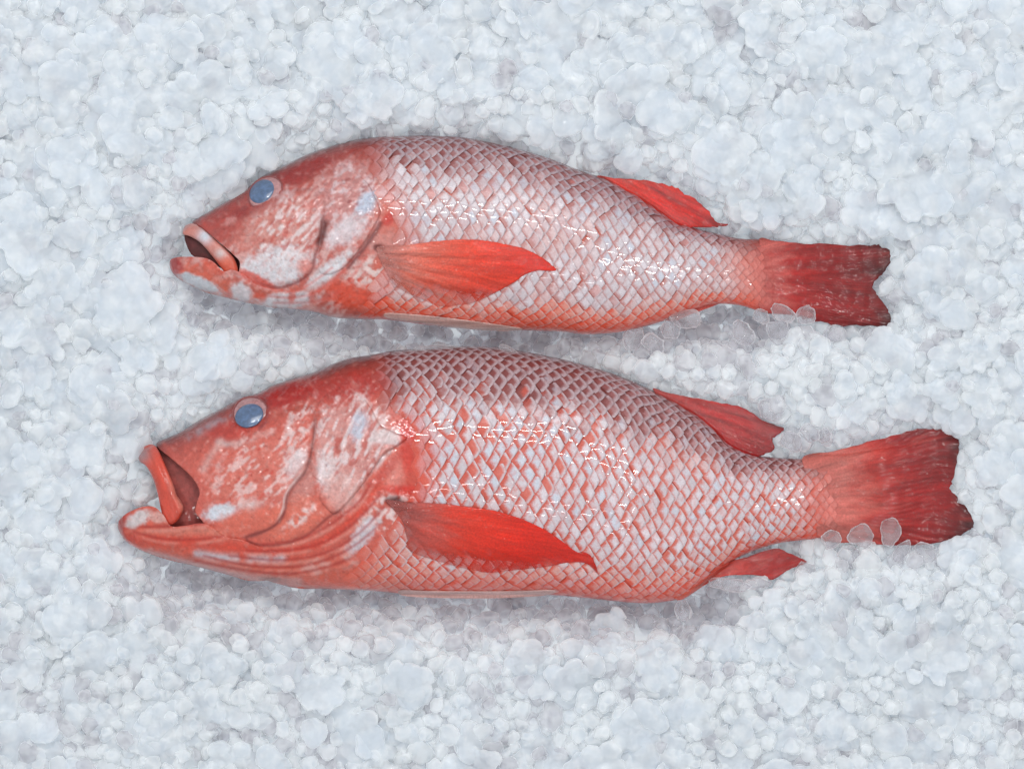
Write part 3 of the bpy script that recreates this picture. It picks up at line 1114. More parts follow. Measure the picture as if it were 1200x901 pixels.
c1.paint(c1.ell(430, 318, 26, 18, 0, 0.5) * c1.flecks(-60, 5, 4, 41, -0.2, 0.4), (232, 212, 208), 0.9)
c1.paint(c1.ell(456, 256, 9, 6, -50, 0.6), (204, 60, 44), 0.9)
c1.paint(c1.ell(452, 285, 22, 15, 10, 0.6), (206, 146, 138), 0.8)
# lower jaw, throat
jawm, _ = c1.line([(202, 315), (235, 330), (270, 342), (310, 352), (360, 352)], 13)
c1.paint(jawm, (226, 118, 92), 0.95)
c1.paint(c1.ell(205, 313, 10, 12, 0, 0.4), (186, 82, 82), 0.9)
c1.paint(c1.ell(232, 331, 26, 7, 22, 0.4), (214, 220, 226), 0.95)
c1.paint(c1.ell(283, 343, 14, 10, 20, 0.5), (222, 222, 226), 0.9)
c1.paint(c1.ell(338, 352, 34, 9, -4, 0.4), (226, 226, 230), 0.95)
for xx in (268, 308, 342, 366):
    c1.paint(c1.ell(xx, 348, 4, 7, 10, 0.7), (220, 112, 92), 0.7)
c1.paint(c1.ell(242, 314, 24, 8, 14, 0.5) * sstep(n2, -0.3, 0.3), (226, 108, 84), 0.7)
c1.paint(c1.ell(300, 327, 22, 5, 25, 0.5), (226, 84, 58), 0.8)
l, _ = c1.line([(228, 343), (262, 351), (300, 360), (345, 364)], 2.0)
c1.paint(l, (120, 84, 88), 0.6)
c1.paint(head * sstep(n3, 0.2, 0.7), (230, 196, 190), 0.25)
# tail root
c1.paint(sstep(X + 8 * n1, 868, 900), (204, 106, 96), 0.8)
TC1 = fin_col(760, 322, 90, [(206, 116, 108), (180, 42, 35), (160, 20, 18), (140, 18, 18), (100, 24, 24)], [140, 172, 205, 255, 285], 3, streak=0.35)
w_ = sstep(X, 886, 900)[..., None]
c1.C = c1.C * (1 - w_) + TC1(X.ravel(), Y.ravel()).reshape(c1.C.shape) * w_
c1.C *= (1 + 0.10 * vn(X / 1.7, Y / 1.7, 5) + 0.08 * vn(X / 4.1, Y / 3.3, 6))[..., None]
c1.paint(head * sstep(vn(X / 2.3, Y / 2.3, 15), 0.72, 0.95), (128, 52, 50), 0.45)
# relief
cheek = [(262, 262), (300, 238), (345, 222), (378, 226), (380, 245), (376, 262), (374, 284), (368, 300), (366, 312), (360, 322), (345, 331), (325, 336), (304, 330), (288, 314), (274, 296)]
_, d = c1.poly(cheek)
c1.H += 0.0013 * (1 - np.exp(-np.maximum(d, 0) / 3.0)) * sstep(X, 262, 330)
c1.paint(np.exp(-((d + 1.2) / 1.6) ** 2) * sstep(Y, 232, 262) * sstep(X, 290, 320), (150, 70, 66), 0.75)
c1.H -= 0.0007 * np.exp(-((d + 2.0) / 2.2) ** 2) * sstep(X, 300, 345)
l, _ = c1.line([(381, 262), (378, 274), (374, 284)], 4)
c1.paint(l, (122, 72, 72), 0.9)
c1.H -= 0.0012 * l
for pts, w, a in (([(285, 330), (310, 341), (345, 345), (372, 330), (388, 318)], 3, .0006), ([(300, 349), (340, 353), (372, 345), (400, 322), (420, 300)], 3.5, .0008),
                  ([(320, 359), (370, 357), (400, 342), (428, 306)], 3.5, .0007), ([(262, 262), (244, 272), (236, 262)], 3, .0003)):
    l, _ = c1.line(pts, w); c1.H += a * l
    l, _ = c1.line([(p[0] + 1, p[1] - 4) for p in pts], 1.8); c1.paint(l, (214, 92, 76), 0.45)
l, _ = c1.line([(446, 262), (436, 278), (424, 294), (408, 314)], 2.4)
c1.paint(l, (140, 80, 80), 0.85); c1.H -= 0.0012 * l
l, _ = c1.line([(438, 291), (452, 290), (470, 300), (478, 318)], 7)
c1.H += 0.0006 * l
c1.paint(c1.ell(444, 291, 6, 4, 20, 0.6), (120, 60, 60), 0.8); c1.H -= 0.001 * c1.ell(444, 291, 5, 4, 0, 0.7)
c1.H += 0.0004 * head * c1.flecks(-48, 10, 3.2, 9, -0.3, 0.6) + 0.00012 * n3 * head
c1.H -= 0.0016 * c1.ell(310, 226, 24, 18, -35, 0.35)
ring, t = c1.line([(291, 238), (300, 246), (318, 241), (330, 226), (330, 214)], 3)
c1.H += 0.0006 * ring; c1.paint(ring, (196, 120, 114), 0.5)

body1 = [(225, 260), (245, 248)] + TOP1[4:-1] + [(920, 289), (925, 320), (922, 352)] + BOT1[-2:4:-1] + [(275, 338), (279, 322), (281, 308), (274, 299), (252, 280), (236, 267)]
relief('body', body1, c1.full, SKIN, c1.Cs, f1, B1, 1.4, mirror=0.75)
relief('mouth_lining', [(216, 274), (232, 272), (256, 284), (284, 306), (288, 322), (274, 322), (258, 314), (242, 306), (224, 298)],
       lambda px, py: c1.F(px, py) * 0.55, MOUTH, lambda px, py: lin((112, 52, 52)) * (1 + 0.4 * fbm(px / 6, py / 6, 4))[:, None], f1, B1, 1.3, 0.006)
jaw1 = [(199, 306), (200, 316), (208, 326), (226, 336), (245, 344), (272, 351), (302, 357.5), (335, 361.5), (360, 352), (368, 336), (352, 335), (325, 339), (302, 334), (286, 322), (272, 316), (262, 318), (250, 307), (238, 302), (217, 301), (205, 302)]
relief('lower_jaw', jaw1, lambda px, py: c1.full(px, py) * 1.0 + 0.0007 * (1 - sstep(px, 300, 350)) + 0.00002, SKIN, c1.Cs, f1, B1, 1.2, mirror=0.7)


def lipcol1(px, py):
    C = np.tile(lin((216, 148, 136)), (len(px), 1))
    m = np.exp(-(((px - 240) / 9) ** 2 + ((py - 277) / 9) ** 2)); C = C * (1 - m[:, None]) + lin((218, 222, 230)) * m[:, None]
    m = np.exp(-(((px - 258) / 6) ** 2 + ((py - 297) / 6) ** 2)); C = C * (1 - 0.8 * m[:, None]) + lin((224, 214, 214)) * 0.8 * m[:, None]
    m = sstep(py + 0.3 * px, 375, 392); C = C * (1 - m[:, None]) + lin((222, 116, 92)) * m[:, None]
    return C * (1 + 0.1 * fbm(px / 5, py / 5, 6))[:, None]


lip1 = [(214, 270), (218, 264), (226, 262), (238, 268), (252, 280), (266, 293), (275, 304), (279, 318), (274, 325), (266, 323), (257, 311), (246, 297), (234, 284), (222, 277), (215, 275)]
LP = spline(lip1, True, 5)
relief('upper_jaw', lip1, lambda px, py: 0.7 * c1.F(px, py) + 0.003 + 0.0028 * np.sqrt(np.clip(1 - (1 - np.clip(sdf(px, py, LP), 0, 8) / 8) ** 2, 0, 1)),
       SKIN, lipcol1, f1, B1, 1.1, 0.005)
op1 = [(381, 228), (400, 196), (428, 212), (440, 232), (446, 247), (442, 260), (430, 280), (414, 302), (400, 316), (385, 322), (374, 318), (374, 296), (380, 276), (382, 250)]
OP = spline(op1, True, 5)
relief('gill_cover', op1, lambda px, py: c1.full(px, py) + 0.00003 + 0.0016 * sstep(px + 0.45 * (py - 250), 385, 432) * (0.35 + 0.65 * np.clip(sdf(px, py, OP) / 2.0, 0, 1))
       + 0.0004 * fbm(px / 9 + py / 14, py / 6, 8), SKIN, c1.Cs, f1, B1, 1.2, 0.003)
eye(f1, B1, c1, 307, 224.5, 16, 12.5, -38, (311, 226, 22, 17, -38), 5)


def startx1(y):
    return float(np.interp(y, [150, 200, 240, 262, 285, 300, 330, 360, 380], [428, 436, 452, 462, 470, 468, 440, 424, 420]))


def colours1(x, y, th, r):
    sm = lambda q, sd, sc=30.0: float(vn(x / sc, y / (sc * .6), sd))
    m = np.array([204, 194, 199.0]) * (1 + 0.05 * sm(0, 71) + r.normal() * 0.02)
    g = np.array([184, 126, 122.0])
    rim = np.array([204, 190, 194.0])
    gw, rw = 0.34 + 0.12 * sm(0, 75, 22) + r.normal() * 0.08, 0.12
    top = float(1 - sstep(th + 0.14 * sm(0, 77, 20) + r.normal() * 0.07, -1.15, -0.55))
    bot = float(sstep(th + 0.12 * sm(0, 79) + r.normal() * 0.06, 0.55, 1.0))
    rear = float(sstep(x, 620, 760))
    m = m * (1 - top) + np.array([146 + 26 * rear, 80 + 44 * rear, 78 + 48 * rear]) * top
    g = g * (1 - top) + np.array([126, 62, 60]) * top
    rim = rim * (1 - top) + np.array([168, 146, 152]) * top
    rw += (0.48 - 0.10 * rear) * top
    m = m * (1 - 0.85 * bot) + np.array([224, 132, 112]) * 0.85 * bot
    g = g * (1 - bot) + np.array([222, 84, 58]) * bot
    rim = rim * (1 - 0.6 * bot) + np.array([226, 170, 156]) * 0.6 * bot
    gw += 0.15 * bot
    red = float(sstep(sm(0, 81, 14), 0.55, 0.9)) * (1 - bot)
    m = m * (1 - 0.6 * red) + np.array([196, 96, 86]) * 0.6 * red
    if -0.75 < th < 0.3 and sm(0, 83, 16) > 0.45:
        m = m * 0.4 + np.array([188, 199, 214.0]) * 0.6
    tail = float(sstep(x, 820, 905))
    m = m * (1 - 0.75 * tail) + np.array([206, 124, 112]) * 0.75 * tail
    pink = float(sstep(sm(0, 51, 45), 0.15, 0.8)) * 0.35 * (1 - top)
    m = m * (1 - pink) + np.array([216, 150, 140]) * pink
    rim = rim * (1 - 0.7 * tail) + np.array([208, 130, 118]) * 0.7 * tail
    cl = lambda c: lin(np.clip(c, 0, 255))
    return cl(m), cl(g), gw, cl(rim), rw


seg_scales('1', c1, f1, B1, 418, [418, 560, 700, 800, 870, 908], [7.4, 7.4, 7.2, 6.3, 5.2, 4.2], [22, 22, 21, 17.5, 13, 10],
           startx1, lambda x, y: x < 896 + 10 * float(vn(y / 7, 3.3, 4)), colours1, spline(PECT1, True, 5))
# fins
peak1 = lambda px, py: S * (1.5 + np.interp(px, [885, 905, 922, 950, 985, 1040], [16, 12, 10.5, 7, 4, 2]) * np.sqrt(np.clip(1 - ((py - 324) / (46 + 0.1 * np.maximum(px - 905, 0))) ** 2, 0, 1)))
relief('tail_fin', TAIL1, fin_h(peak1, 760, 322, 75, 0.0006, 0.0, 0.8, 3, 130), FIN,
       TC1, f1, B1, 1.1, 0.0018, jag=2.6)
relief('dorsal_fin', DORS1, fin_h(lambda px, py: np.maximum(c1.F(px, py) * 0.6, 0.0005) + 0.0005, 600, 130, 130, 0.0004, 0.0008, 0.5, 5), FIN,
       fin_col(600, 130, 160, [(192, 92, 86), (206, 66, 52), (212, 48, 30), (170, 36, 28)], [120, 170, 235, 290], 5, streak=0.5), f1, B1, 1.1, 0.0012, jag=2.4)
relief('pectoral_fin', PECT1, fin_h(c1.F, 405, 296, 62, 0.0004, 0.0013, 0.6, 7), FIN,
       fin_col(405, 296, 75, [(206, 150, 142), (216, 122, 104), (222, 80, 54), (216, 56, 30)], [35, 85, 150, 240], 7, streak=0.34,
               alpha=lambda px, py: np.clip((0.97 - 0.6 * sstep(py - 0.10 * px, 270, 300)) * (0.35 + 0.65 * sstep(px, 446, 486)), 0, 1)), f1, B1, 1.2, 0.0012, jag=0.5)
relief('pelvic_fin', PELV1, lambda px, py: c1.F(px, py) + 0.0022, FIN,
       lambda px, py: lin((222, 186, 178)) * (1 + 0.25 * vn(px / 30, py / 1.5, 9))[:, None], f1, B1, 0.9, 0.0015)
relief('anal_fin', ANAL1, fin_h(lambda px, py: np.maximum(c1.F(px, py) * 0.7, 0) + 0.001, 740, 380, 90, 0.0004, 0.0005, 0.5, 9), FIN,
       fin_col(740, 380, 100, [(212, 120, 108), (214, 110, 98), (204, 90, 80)], [0, 60, 120], 9, streak=0.3), f1, B1, 1.1, 0.001, jag=1.0)
# ------------------------------------------------------------------ lower fish
B2 = (float(wx(600)), float(wy(560)), -0.035)
f2 = thing('red_fish', 'larger whole red fish at the bottom with gaping mouth, lying on crushed ice', 'fish', GRP, B2)
c2 = Canvas(TOP2, BOT2, [138, 145, 165, 200, 300, 430, 600, 740, 830, 900, 960, 980, 994, 1010],
            [5, 20, 34, 46, 64, 78, 84, 68, 46, 30, 19, 16, 11.5, 4], 130, 1150, 395, 715)
X, Y = c2.X, c2.Y
v = (Y - c2.yc(X)) / c2.hh(X)
n1 = fbm(X / 34, Y / 34, 61, 3)
n2 = fbm(X / 12, Y / 12, 62, 3)
n3 = fbm(X / 5, Y / 5, 63, 2)
c2.C[:] = lin((212, 92, 72))
c2.paint(1 - sstep(v + 0.12 * n1, -0.75, -0.4), (132, 62, 60), 0.9)
c2.paint(sstep(v + 0.1 * n1, 0.6, 0.9), (222, 88, 62), 0.9)
head = 1 - sstep(X - 0.12 * (Y - 420) + 6 * n1, 436, 456)
c2.paint(head, (212, 116, 102))
brow, _ = c2.line([(185, 522), (225, 500), (270, 478), (330, 456), (380, 440), (440, 424)], 24)
c2.paint(brow * head, (176, 86, 78), 0.95)
b2_, _ = c2.line([(185, 518), (225, 495), (270, 470), (330, 446), (380, 431), (440, 414)], 8)
c2.paint(b2_ * head, (128, 80, 80), 0.85)
l, _ = c2.line([(222, 512), (244, 500), (268, 488)], 5)
c2.paint(l * sstep(n2, -0.3, 0.4), (178, 160, 166), 0.85)
c2.paint(c2.ell(330, 464, 42, 13, -16, 0.6), (184, 44, 38), 0.85)
c2.paint(c2.ell(412, 456, 44, 18, -8, 0.6), (190, 66, 58), 0.85)
c2.paint(c2.ell(268, 505, 24, 12, -10, 0.6), (194, 70, 60), 0.7)
c2.paint(c2.ell(300, 510, 30, 14, -20, 0.6), (206, 92, 78), 0.7)
l, _ = c2.line([(256, 518), (268, 521), (284, 519), (298, 514)], 4.0)
c2.paint(l, (204, 176, 174), 0.9)
c2.paint(c2.ell(312, 508, 12, 4, -10, 0.6), (218, 176, 170), 0.8)
l, _ = c2.line([(259, 517), (252, 528), (244, 540), (238, 551)], 4.5)
c2.paint(l, (222, 182, 176), 0.75)
c2.paint(c2.ell(286, 535, 34, 14, -12, 0.6), (212, 118, 104), 0.7)
# cheek flecks
rg = c2.ell(308, 552, 62, 42, -32, 0.45)
c2.paint(rg, (222, 140, 126), 0.6)
c2.paint(rg * c2.flecks(-42, 11, 3.6, 64, 0.0, 0.5), (234, 200, 196), 0.9)
c2.paint(rg * c2.flecks(-42, 9, 4, 71, 0.4, 0.75), (208, 84, 68), 0.7)
rg2 = c2.ell(350, 500, 15, 44, 12, 0.5)
c2.paint(rg2 * c2.flecks(-62, 9, 3.5, 74, -0.05, 0.45), (232, 206, 204), 0.85)
c2.paint(c2.ell(348, 542, 10, 18, 35, 0.6), (232, 222, 224), 0.75)
c2.paint(c2.ell(258, 600, 20, 9, -14, 0.45), (216, 222, 230), 0.95)
c2.paint(c2.ell(284, 596, 26, 10, -22, 0.6) * sstep(n2, -0.2, 0.5), (234, 216, 214), 0.7)
c2.paint(c2.ell(292, 610, 40, 14, -14, 0.5), (226, 128, 108), 0.7)
# gill cover: pale, lined
rg = c2.ell(414, 525, 50, 58, 10, 0.35) * sstep(X, 362, 374)
c2.paint(rg, (216, 164, 158), 0.85)
c2.paint(rg * c2.flecks(-66, 14, 4.2, 81, 0.0, 0.5), (232, 214, 214), 0.9)
c2.paint(rg * c2.flecks(-58, 12, 4.0, 87, 0.42, 0.75), (198, 98, 86), 0.75)
c2.paint(c2.ell(420, 500, 9, 17, 15, 0.6), (206, 216, 230), 0.8)
c2.paint(c2.ell(455, 514, 24, 9, 4, 0.4), (226, 212, 212), 0.85)
c2.paint(c2.ell(378, 552, 9, 20, -8, 0.6), (236, 230, 232), 0.8)
c2.paint(c2.ell(400, 575, 22, 22, -30, 0.5), (228, 188, 182), 0.7)
c2.paint(c2.ell(356, 570, 12, 34, 22, 0.45), (206, 146, 138), 0.85)
c2.paint(c2.ell(345, 610, 40, 22, -28, 0.5), (228, 132, 112), 0.8)
c2.paint(c2.ell(352, 606, 22, 7, -38, 0.6) * sstep(n3, -0.5, 0.3), (238, 222, 220), 0.8)
# throat and jaw
jm, _ = c2.line([(142, 615), (190, 640), (240, 652), (300, 664), (380, 674), (430, 680)], 24)
c2.paint(jm, (222, 112, 90), 0.9)
c2.paint(c2.ell(148, 618, 13, 16, 0, 0.5), (196, 84, 74), 0.9)
c2.paint(c2.ell(162, 608, 16, 8, -28, 0.4), (222, 216, 216), 0.9)
c2.paint(c2.ell(186, 606, 12, 6, 10, 0.5), (226, 186, 178), 0.8)
l, _ = c2.line([(150, 624), (200, 624), (240, 622), (262, 626)], 4)
c2.paint(l, (226, 150, 132), 0.7)
l, _ = c2.line([(152, 630), (200, 634), (260, 640), (330, 646), (380, 634), (420, 600), (440, 575)], 8)
c2.paint(l, (222, 84, 60), 0.75)
l, _ = c2.line([(230, 648), (260, 653), (300, 655), (330, 654)], 5)
c2.paint(l * sstep(n2, -0.6, 0.2), (206, 200, 206), 0.9)
l, _ = c2.line([(176, 648), (230, 662), (300, 676), (350, 681)], 5)
c2.paint(l, (206, 158, 154), 0.8)
c2.paint(c2.ell(318, 679, 12, 4, 0, 0.6), (138, 104, 102), 0.6)
c2.paint(c2.ell(440, 545, 34, 30, -50, 0.5) * sstep(X + (Y - 545) * .9, 442, 450), (220, 104, 82), 0.85)
c2.paint(c2.ell(464, 555, 12, 22, 10, 0.5), (228, 160, 150), 0.6)
c2.paint(c2.ell(478, 520, 9, 34, 0, 0.5), (212, 66, 44), 0.85)
c2.paint(c2.ell(450, 600, 34, 16, -38, 0.45) * c2.flecks(-60, 5, 3.5, 91, -0.5, 0.3), (232, 210, 208), 0.95)
c2.paint(c2.ell(425, 628, 26, 9, -50, 0.5), (216, 220, 228), 0.85)
c2.paint(c2.ell(390, 660, 34, 10, -14, 0.6) * sstep(n2, -0.3, 0.4), (230, 194, 188), 0.75)
c2.paint(c2.ell(482, 575, 34, 6, 4, 0.6), (214, 58, 34), 0.9)
c2.paint(c2.ell(463, 588, 9, 6, 10, 0.6), (118, 62, 60), 0.85)
TC2 = fin_col(800, 594, 85, [(206, 122, 112), (188, 66, 56), (168, 32, 28), (146, 22, 22), (92, 26, 30)], [190, 232, 268, 315, 342], 13, streak=0.35)
w_ = sstep(X, 950, 975)[..., None]
c2.C = c2.C * (1 - w_) + TC2(X.ravel(), Y.ravel()).reshape(c2.C.shape) * w_
c2.paint(head * sstep(n3, 0.25, 0.7), (230, 180, 170), 0.25)
c2.C *= (1 + 0.10 * vn(X / 1.7, Y / 1.7, 5) + 0.08 * vn(X / 4.1, Y / 3.3, 6))[..., None]
c2.paint(head * sstep(vn(X / 2.3, Y / 2.3, 15), 0.72, 0.95), (132, 50, 46), 0.45)
# relief
cheek = [(262, 520), (300, 500), (340, 480), (366, 478), (367, 505), (363, 533), (356, 553), (346, 565), (336, 580), (333, 596), (326, 610), (312, 620), (292, 627), (270, 626), (254, 612), (240, 590), (238, 560)]
_, d = c2.poly(cheek)
c2.H += 0.0017 * (1 - np.exp(-np.maximum(d, 0) / 3.2)) * sstep(X, 262, 345)
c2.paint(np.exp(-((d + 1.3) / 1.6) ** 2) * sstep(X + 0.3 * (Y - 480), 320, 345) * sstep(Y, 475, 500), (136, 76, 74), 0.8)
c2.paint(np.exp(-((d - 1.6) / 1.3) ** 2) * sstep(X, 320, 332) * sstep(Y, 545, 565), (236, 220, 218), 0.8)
c2.H -= 0.0010 * np.exp(-((d + 2.5) / 3.0) ** 2) * sstep(X, 310, 345)
sub = [(290, 630), (313, 622), (328, 612), (336, 597), (342, 570), (365, 556), (400, 560), (425, 566), (402, 594), (388, 602), (377, 611), (358, 626), (333, 636), (305, 637)]
_, d = c2.poly(sub)
c2.H += 0.0012 * (1 - np.exp(-np.maximum(d, 0) / 3.0)) * sstep(X, 300, 350)
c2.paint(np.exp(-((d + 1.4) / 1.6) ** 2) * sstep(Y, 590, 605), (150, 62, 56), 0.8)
folds = [[(437, 568), (424, 590), (404, 608), (380, 624), (350, 637), (310, 643)],
         [(446, 585), (428, 606), (405, 626), (375, 642), (335, 650), (290, 650)],
         [(450, 600), (430, 622), (404, 642), (370, 656), (325, 661), (270, 656)],
         [(440, 625), (415, 645), (385, 660), (345, 669), (290, 667), (240, 656)],
         [(410, 660), (380, 670), (340, 677), (290, 673), (230, 662)],
         [(262, 633), (230, 637), (190, 636), (158, 628)], [(240, 618), (215, 620), (190, 622), (165, 622)]]
for i, pts in enumerate(folds):
    l, t = c2.line(pts, 4.2)
    c2.H += 0.0009 * l * (1 - 0.5 * t)
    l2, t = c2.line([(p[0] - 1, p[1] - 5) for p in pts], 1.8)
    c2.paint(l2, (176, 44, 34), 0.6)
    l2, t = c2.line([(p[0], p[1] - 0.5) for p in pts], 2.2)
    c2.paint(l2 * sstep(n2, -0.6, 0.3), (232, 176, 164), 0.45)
c2.paint(c2.ell(452, 552, 6, 30, 42, 0.6), (196, 70, 58), 0.5)
c2.H -= 0.0012 * c2.ell(462, 588, 8, 5, 0, 0.7)
c2.H += 0.0005 * head * c2.flecks(-44, 11, 3.4, 64, -0.3, 0.6) + 0.00014 * n3 * head
c2.H -= 0.0018 * c2.ell(294, 484, 22, 19, -10, 0.35)
ring, t = c2.line([(273, 492), (276, 474), (290, 465), (306, 463), (314, 474), (313, 490), (304, 502)], 2.6)
c2.H += 0.0008 * ring; c2.paint(ring, (160, 66, 62), 0.6)
l, _ = c2.line([(192, 520), (210, 540), (226, 556), (236, 572), (236, 592)], 3)
c2.paint(l, (206, 110, 98), 0.7)

body2 = [(183, 521), (198, 512)] + TOP2[5:-1] + [(994, 552), (998, 586), (992, 620)] + BOT2[-2:7:-1] + [(252, 655), (246, 630), (238, 612), (229, 600), (231, 588), (234, 578), (231, 568), (221, 555), (203, 539)]
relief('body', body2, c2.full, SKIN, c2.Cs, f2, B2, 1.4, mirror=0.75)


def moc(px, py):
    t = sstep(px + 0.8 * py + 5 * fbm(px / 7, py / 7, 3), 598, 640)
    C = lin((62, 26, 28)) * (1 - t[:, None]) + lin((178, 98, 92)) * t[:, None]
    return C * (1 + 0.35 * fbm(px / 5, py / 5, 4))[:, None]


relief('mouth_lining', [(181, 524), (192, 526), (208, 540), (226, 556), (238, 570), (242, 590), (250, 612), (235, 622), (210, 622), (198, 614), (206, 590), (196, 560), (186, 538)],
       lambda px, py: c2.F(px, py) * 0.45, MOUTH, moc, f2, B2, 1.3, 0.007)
jaw2 = [(138.5, 612), (139, 621), (145, 631.5), (155, 639.5), (172, 647.5), (198, 656), (226, 662.5), (262, 672), (300, 681), (340, 672), (338, 652), (310, 643), (285, 633), (262, 628), (246, 616), (234, 613), (215, 616), (200, 616), (192, 604), (181, 594), (168, 593.5), (155, 598), (145, 604)]
relief('lower_jaw', jaw2, lambda px, py: c2.full(px, py) + 0.0012 * (1 - sstep(px, 250, 335)) + 0.00002, SKIN, c2.Cs, f2, B2, 1.2, mirror=0.7)


def lipcol2(px, py):
    C = np.tile(lin((218, 98, 78)), (len(px), 1))
    m = np.exp(-(((px - 168) / 9) ** 2 + ((py - 533) / 11) ** 2)); C = C * (1 - m[:, None]) + lin((176, 140, 140)) * m[:, None]
    m = sstep(px - 0.45 * (py - 520), 172, 182) * sstep(py, 545, 580); C = C * (1 - 0.8 * m[:, None]) + lin((222, 158, 144)) * 0.8 * m[:, None]
    return C * (1 + 0.14 * fbm(px / 9, py / 12, 6) + 0.12 * vn((px - 0.4 * py) / 2.5, py / 30, 12))[:, None]


lip2 = [(162, 534), (164, 526), (171, 521.5), (180, 521), (186, 528), (192, 541), (198, 555), (204, 570), (207, 580), (212, 587), (215, 595), (212, 604), (206, 612), (198, 615), (192, 608), (188, 594), (185, 580), (179, 560), (171, 546), (164, 541)]
LP2 = spline(lip2, True, 5)
relief('upper_jaw', lip2, lambda px, py: 0.7 * c2.F(px, py) + 0.0045 + 0.0036 * np.sqrt(np.clip(1 - (1 - np.clip(sdf(px, py, LP2), 0, 10) / 10) ** 2, 0, 1))
       + 0.0005 * vn((px - 0.4 * py) / 5, py / 40, 12), SKIN, lipcol2, f2, B2, 1.1, 0.006)
op2 = [(368, 484), (382, 462), (404, 456), (425, 466), (437, 482), (446, 498), (462, 506), (477, 512.5), (466, 522), (452, 531), (441, 544), (432, 558), (419, 576), (404, 592), (392, 602), (384, 597), (374, 584), (376, 566), (366, 556), (364, 532), (369, 506)]
OP2 = spline(op2, True, 5)
relief('gill_cover', op2, lambda px, py: c2.full(px, py) + 0.00003 + 0.0026 * sstep(px + 0.5 * (py - 520), 385, 440) * (0.35 + 0.65 * np.clip(sdf(px, py, OP2) / 2.5, 0, 1))
       + 0.0006 * fbm(px / 8 + py / 20, py / 16, 18), SKIN, c2.Cs, f2, B2, 1.2, 0.0035)
eye(f2, B2, c2, 292, 487, 17, 13.5, -22, (293.5, 483.5, 20.5, 18.5, -15), 5)


def startx2(y):
    return float(np.interp(y, [405, 430, 470, 495, 505, 520, 560, 580, 600, 640, 690], [438, 440, 450, 470, 486, 490, 486, 492, 470, 430, 402]))


def colours2(x, y, th, r):
    sm = lambda q, sd, sc=30.0: float(vn(x / sc, y / (sc * .6), sd))
    m = np.array([204, 193, 198.0]) * (1 + 0.05 * sm(0, 71) + r.normal() * 0.02)
    g = np.array([196, 84, 68.0])
    rim = np.array([204, 190, 194.0])
    gw, rw = 0.44 + 0.15 * sm(0, 75, 22) + r.normal() * 0.09, 0.10
    top = float(1 - sstep(th + 0.16 * sm(0, 77, 20) + r.normal() * 0.07, -0.95, -0.40))
    bot = float(sstep(th + 0.12 * sm(0, 79) + r.normal() * 0.06, 0.6, 1.1))
    rear = float(sstep(x, 640, 800))
    g = g * (1 - 0.5 * rear) + np.array([204, 112, 98]) * 0.5 * rear
    m = m * (1 - top) + np.array([134 + 34 * rear, 66 + 46 * rear, 64 + 48 * rear]) * top
    g = g * (1 - top) + np.array([120, 58, 56]) * top
    rim = rim * (1 - top) + np.array([178, 152, 156]) * top
    rw += (0.50 - 0.16 * rear) * top
    m = m * (1 - 0.7 * bot) + np.array([222, 150, 134]) * 0.7 * bot
    g = g * (1 - bot) + np.array([214, 78, 54]) * bot
    patch = math.exp(-(((x - 590) / 85) ** 2 + ((y - 525) / 48) ** 2))
    q = r.random()
    if q < 0.34 * patch:
        m = m * 0.2 + np.array([204, 82, 64.0]) * 0.8; rw = 0.3
    elif q < 0.95 * patch or sm(0, 83, 14) > 0.62:
        m = m * 0.4 + np.array([188, 200, 214.0]) * 0.6
    tail = float(sstep(x, 900, 985))
    m = m * (1 - 0.75 * tail) + np.array([212, 136, 124]) * 0.75 * tail
    thr = float((1 - sstep(x, 440, 520)) * sstep(th, 0.2, 0.6))
    m = m * (1 - 0.6 * thr) + np.array([218, 116, 94]) * 0.6 * thr
    pink = float(sstep(sm(0, 57, 45), 0.15, 0.8)) * 0.35 * (1 - top)
    m = m * (1 - pink) + np.array([216, 140, 128]) * pink
    rim = rim * (1 - 0.7 * tail) + np.array([208, 130, 118]) * 0.7 * tail
    cl = lambda c: lin(np.clip(c, 0, 255))
    return cl(m), cl(g), gw, cl(rim), rw


seg_scales('2', c2, f2, B2, 396, [396, 600, 740, 850, 940, 990], [8.0, 7.9, 7.4, 6.6, 5.8, 4.4], [26, 26, 24.5, 21, 16, 12],
           startx2, lambda x, y: x < 972 + 14 * float(vn(y / 8, 3.3, 4)), colours2, spline(PECT2, True, 5))
peak2 = lambda px, py: S * (2 + np.interp(px, [940, 975, 1000, 1030, 1080, 1140], [19, 14.5, 12, 9, 5, 2]) * np.sqrt(np.clip(1 - ((py - 585) / (52 + 0.15 * np.maximum(px - 985, 0))) ** 2, 0, 1)))
relief('tail_fin', TAIL2, fin_h(peak2, 800, 594, 48, 0.0006, 0.0, 0.8, 13, 170), FIN,
       TC2, f2, B2, 1.2, 0.002, jag=1.8)
relief('dorsal_fin', DORS2, fin_h(lambda px, py: np.maximum(c2.F(px, py) * 0.6, 0.0005) + 0.001, 640, 420, 90, 0.0005, 0.0012, 0.5, 15), FIN,
       fin_col(640, 420, 110, [(182, 84, 80), (190, 60, 54), (184, 44, 42), (150, 30, 32)], [140, 190, 240, 290], 15, streak=0.4), f2, B2, 1.1, 0.0014, jag=1.5)
relief('pectoral_fin', PECT2, fin_h(c2.F, 430, 592, 50, 0.0004, 0.0015, 0.6, 17), FIN,
       fin_col(430, 592, 60, [(176, 100, 94), (196, 90, 78), (216, 66, 40), (218, 50, 16), (210, 44, 12)], [35, 80, 125, 180, 270], 17, streak=0.22,
               alpha=lambda px, py: np.clip((1.0 - 0.6 * sstep(py - 0.10 * px, 580, 608)) * (0.45 + 0.55 * sstep(px, 460, 505)), 0, 1)), f2, B2, 1.2, 0.0013, jag=0.5)
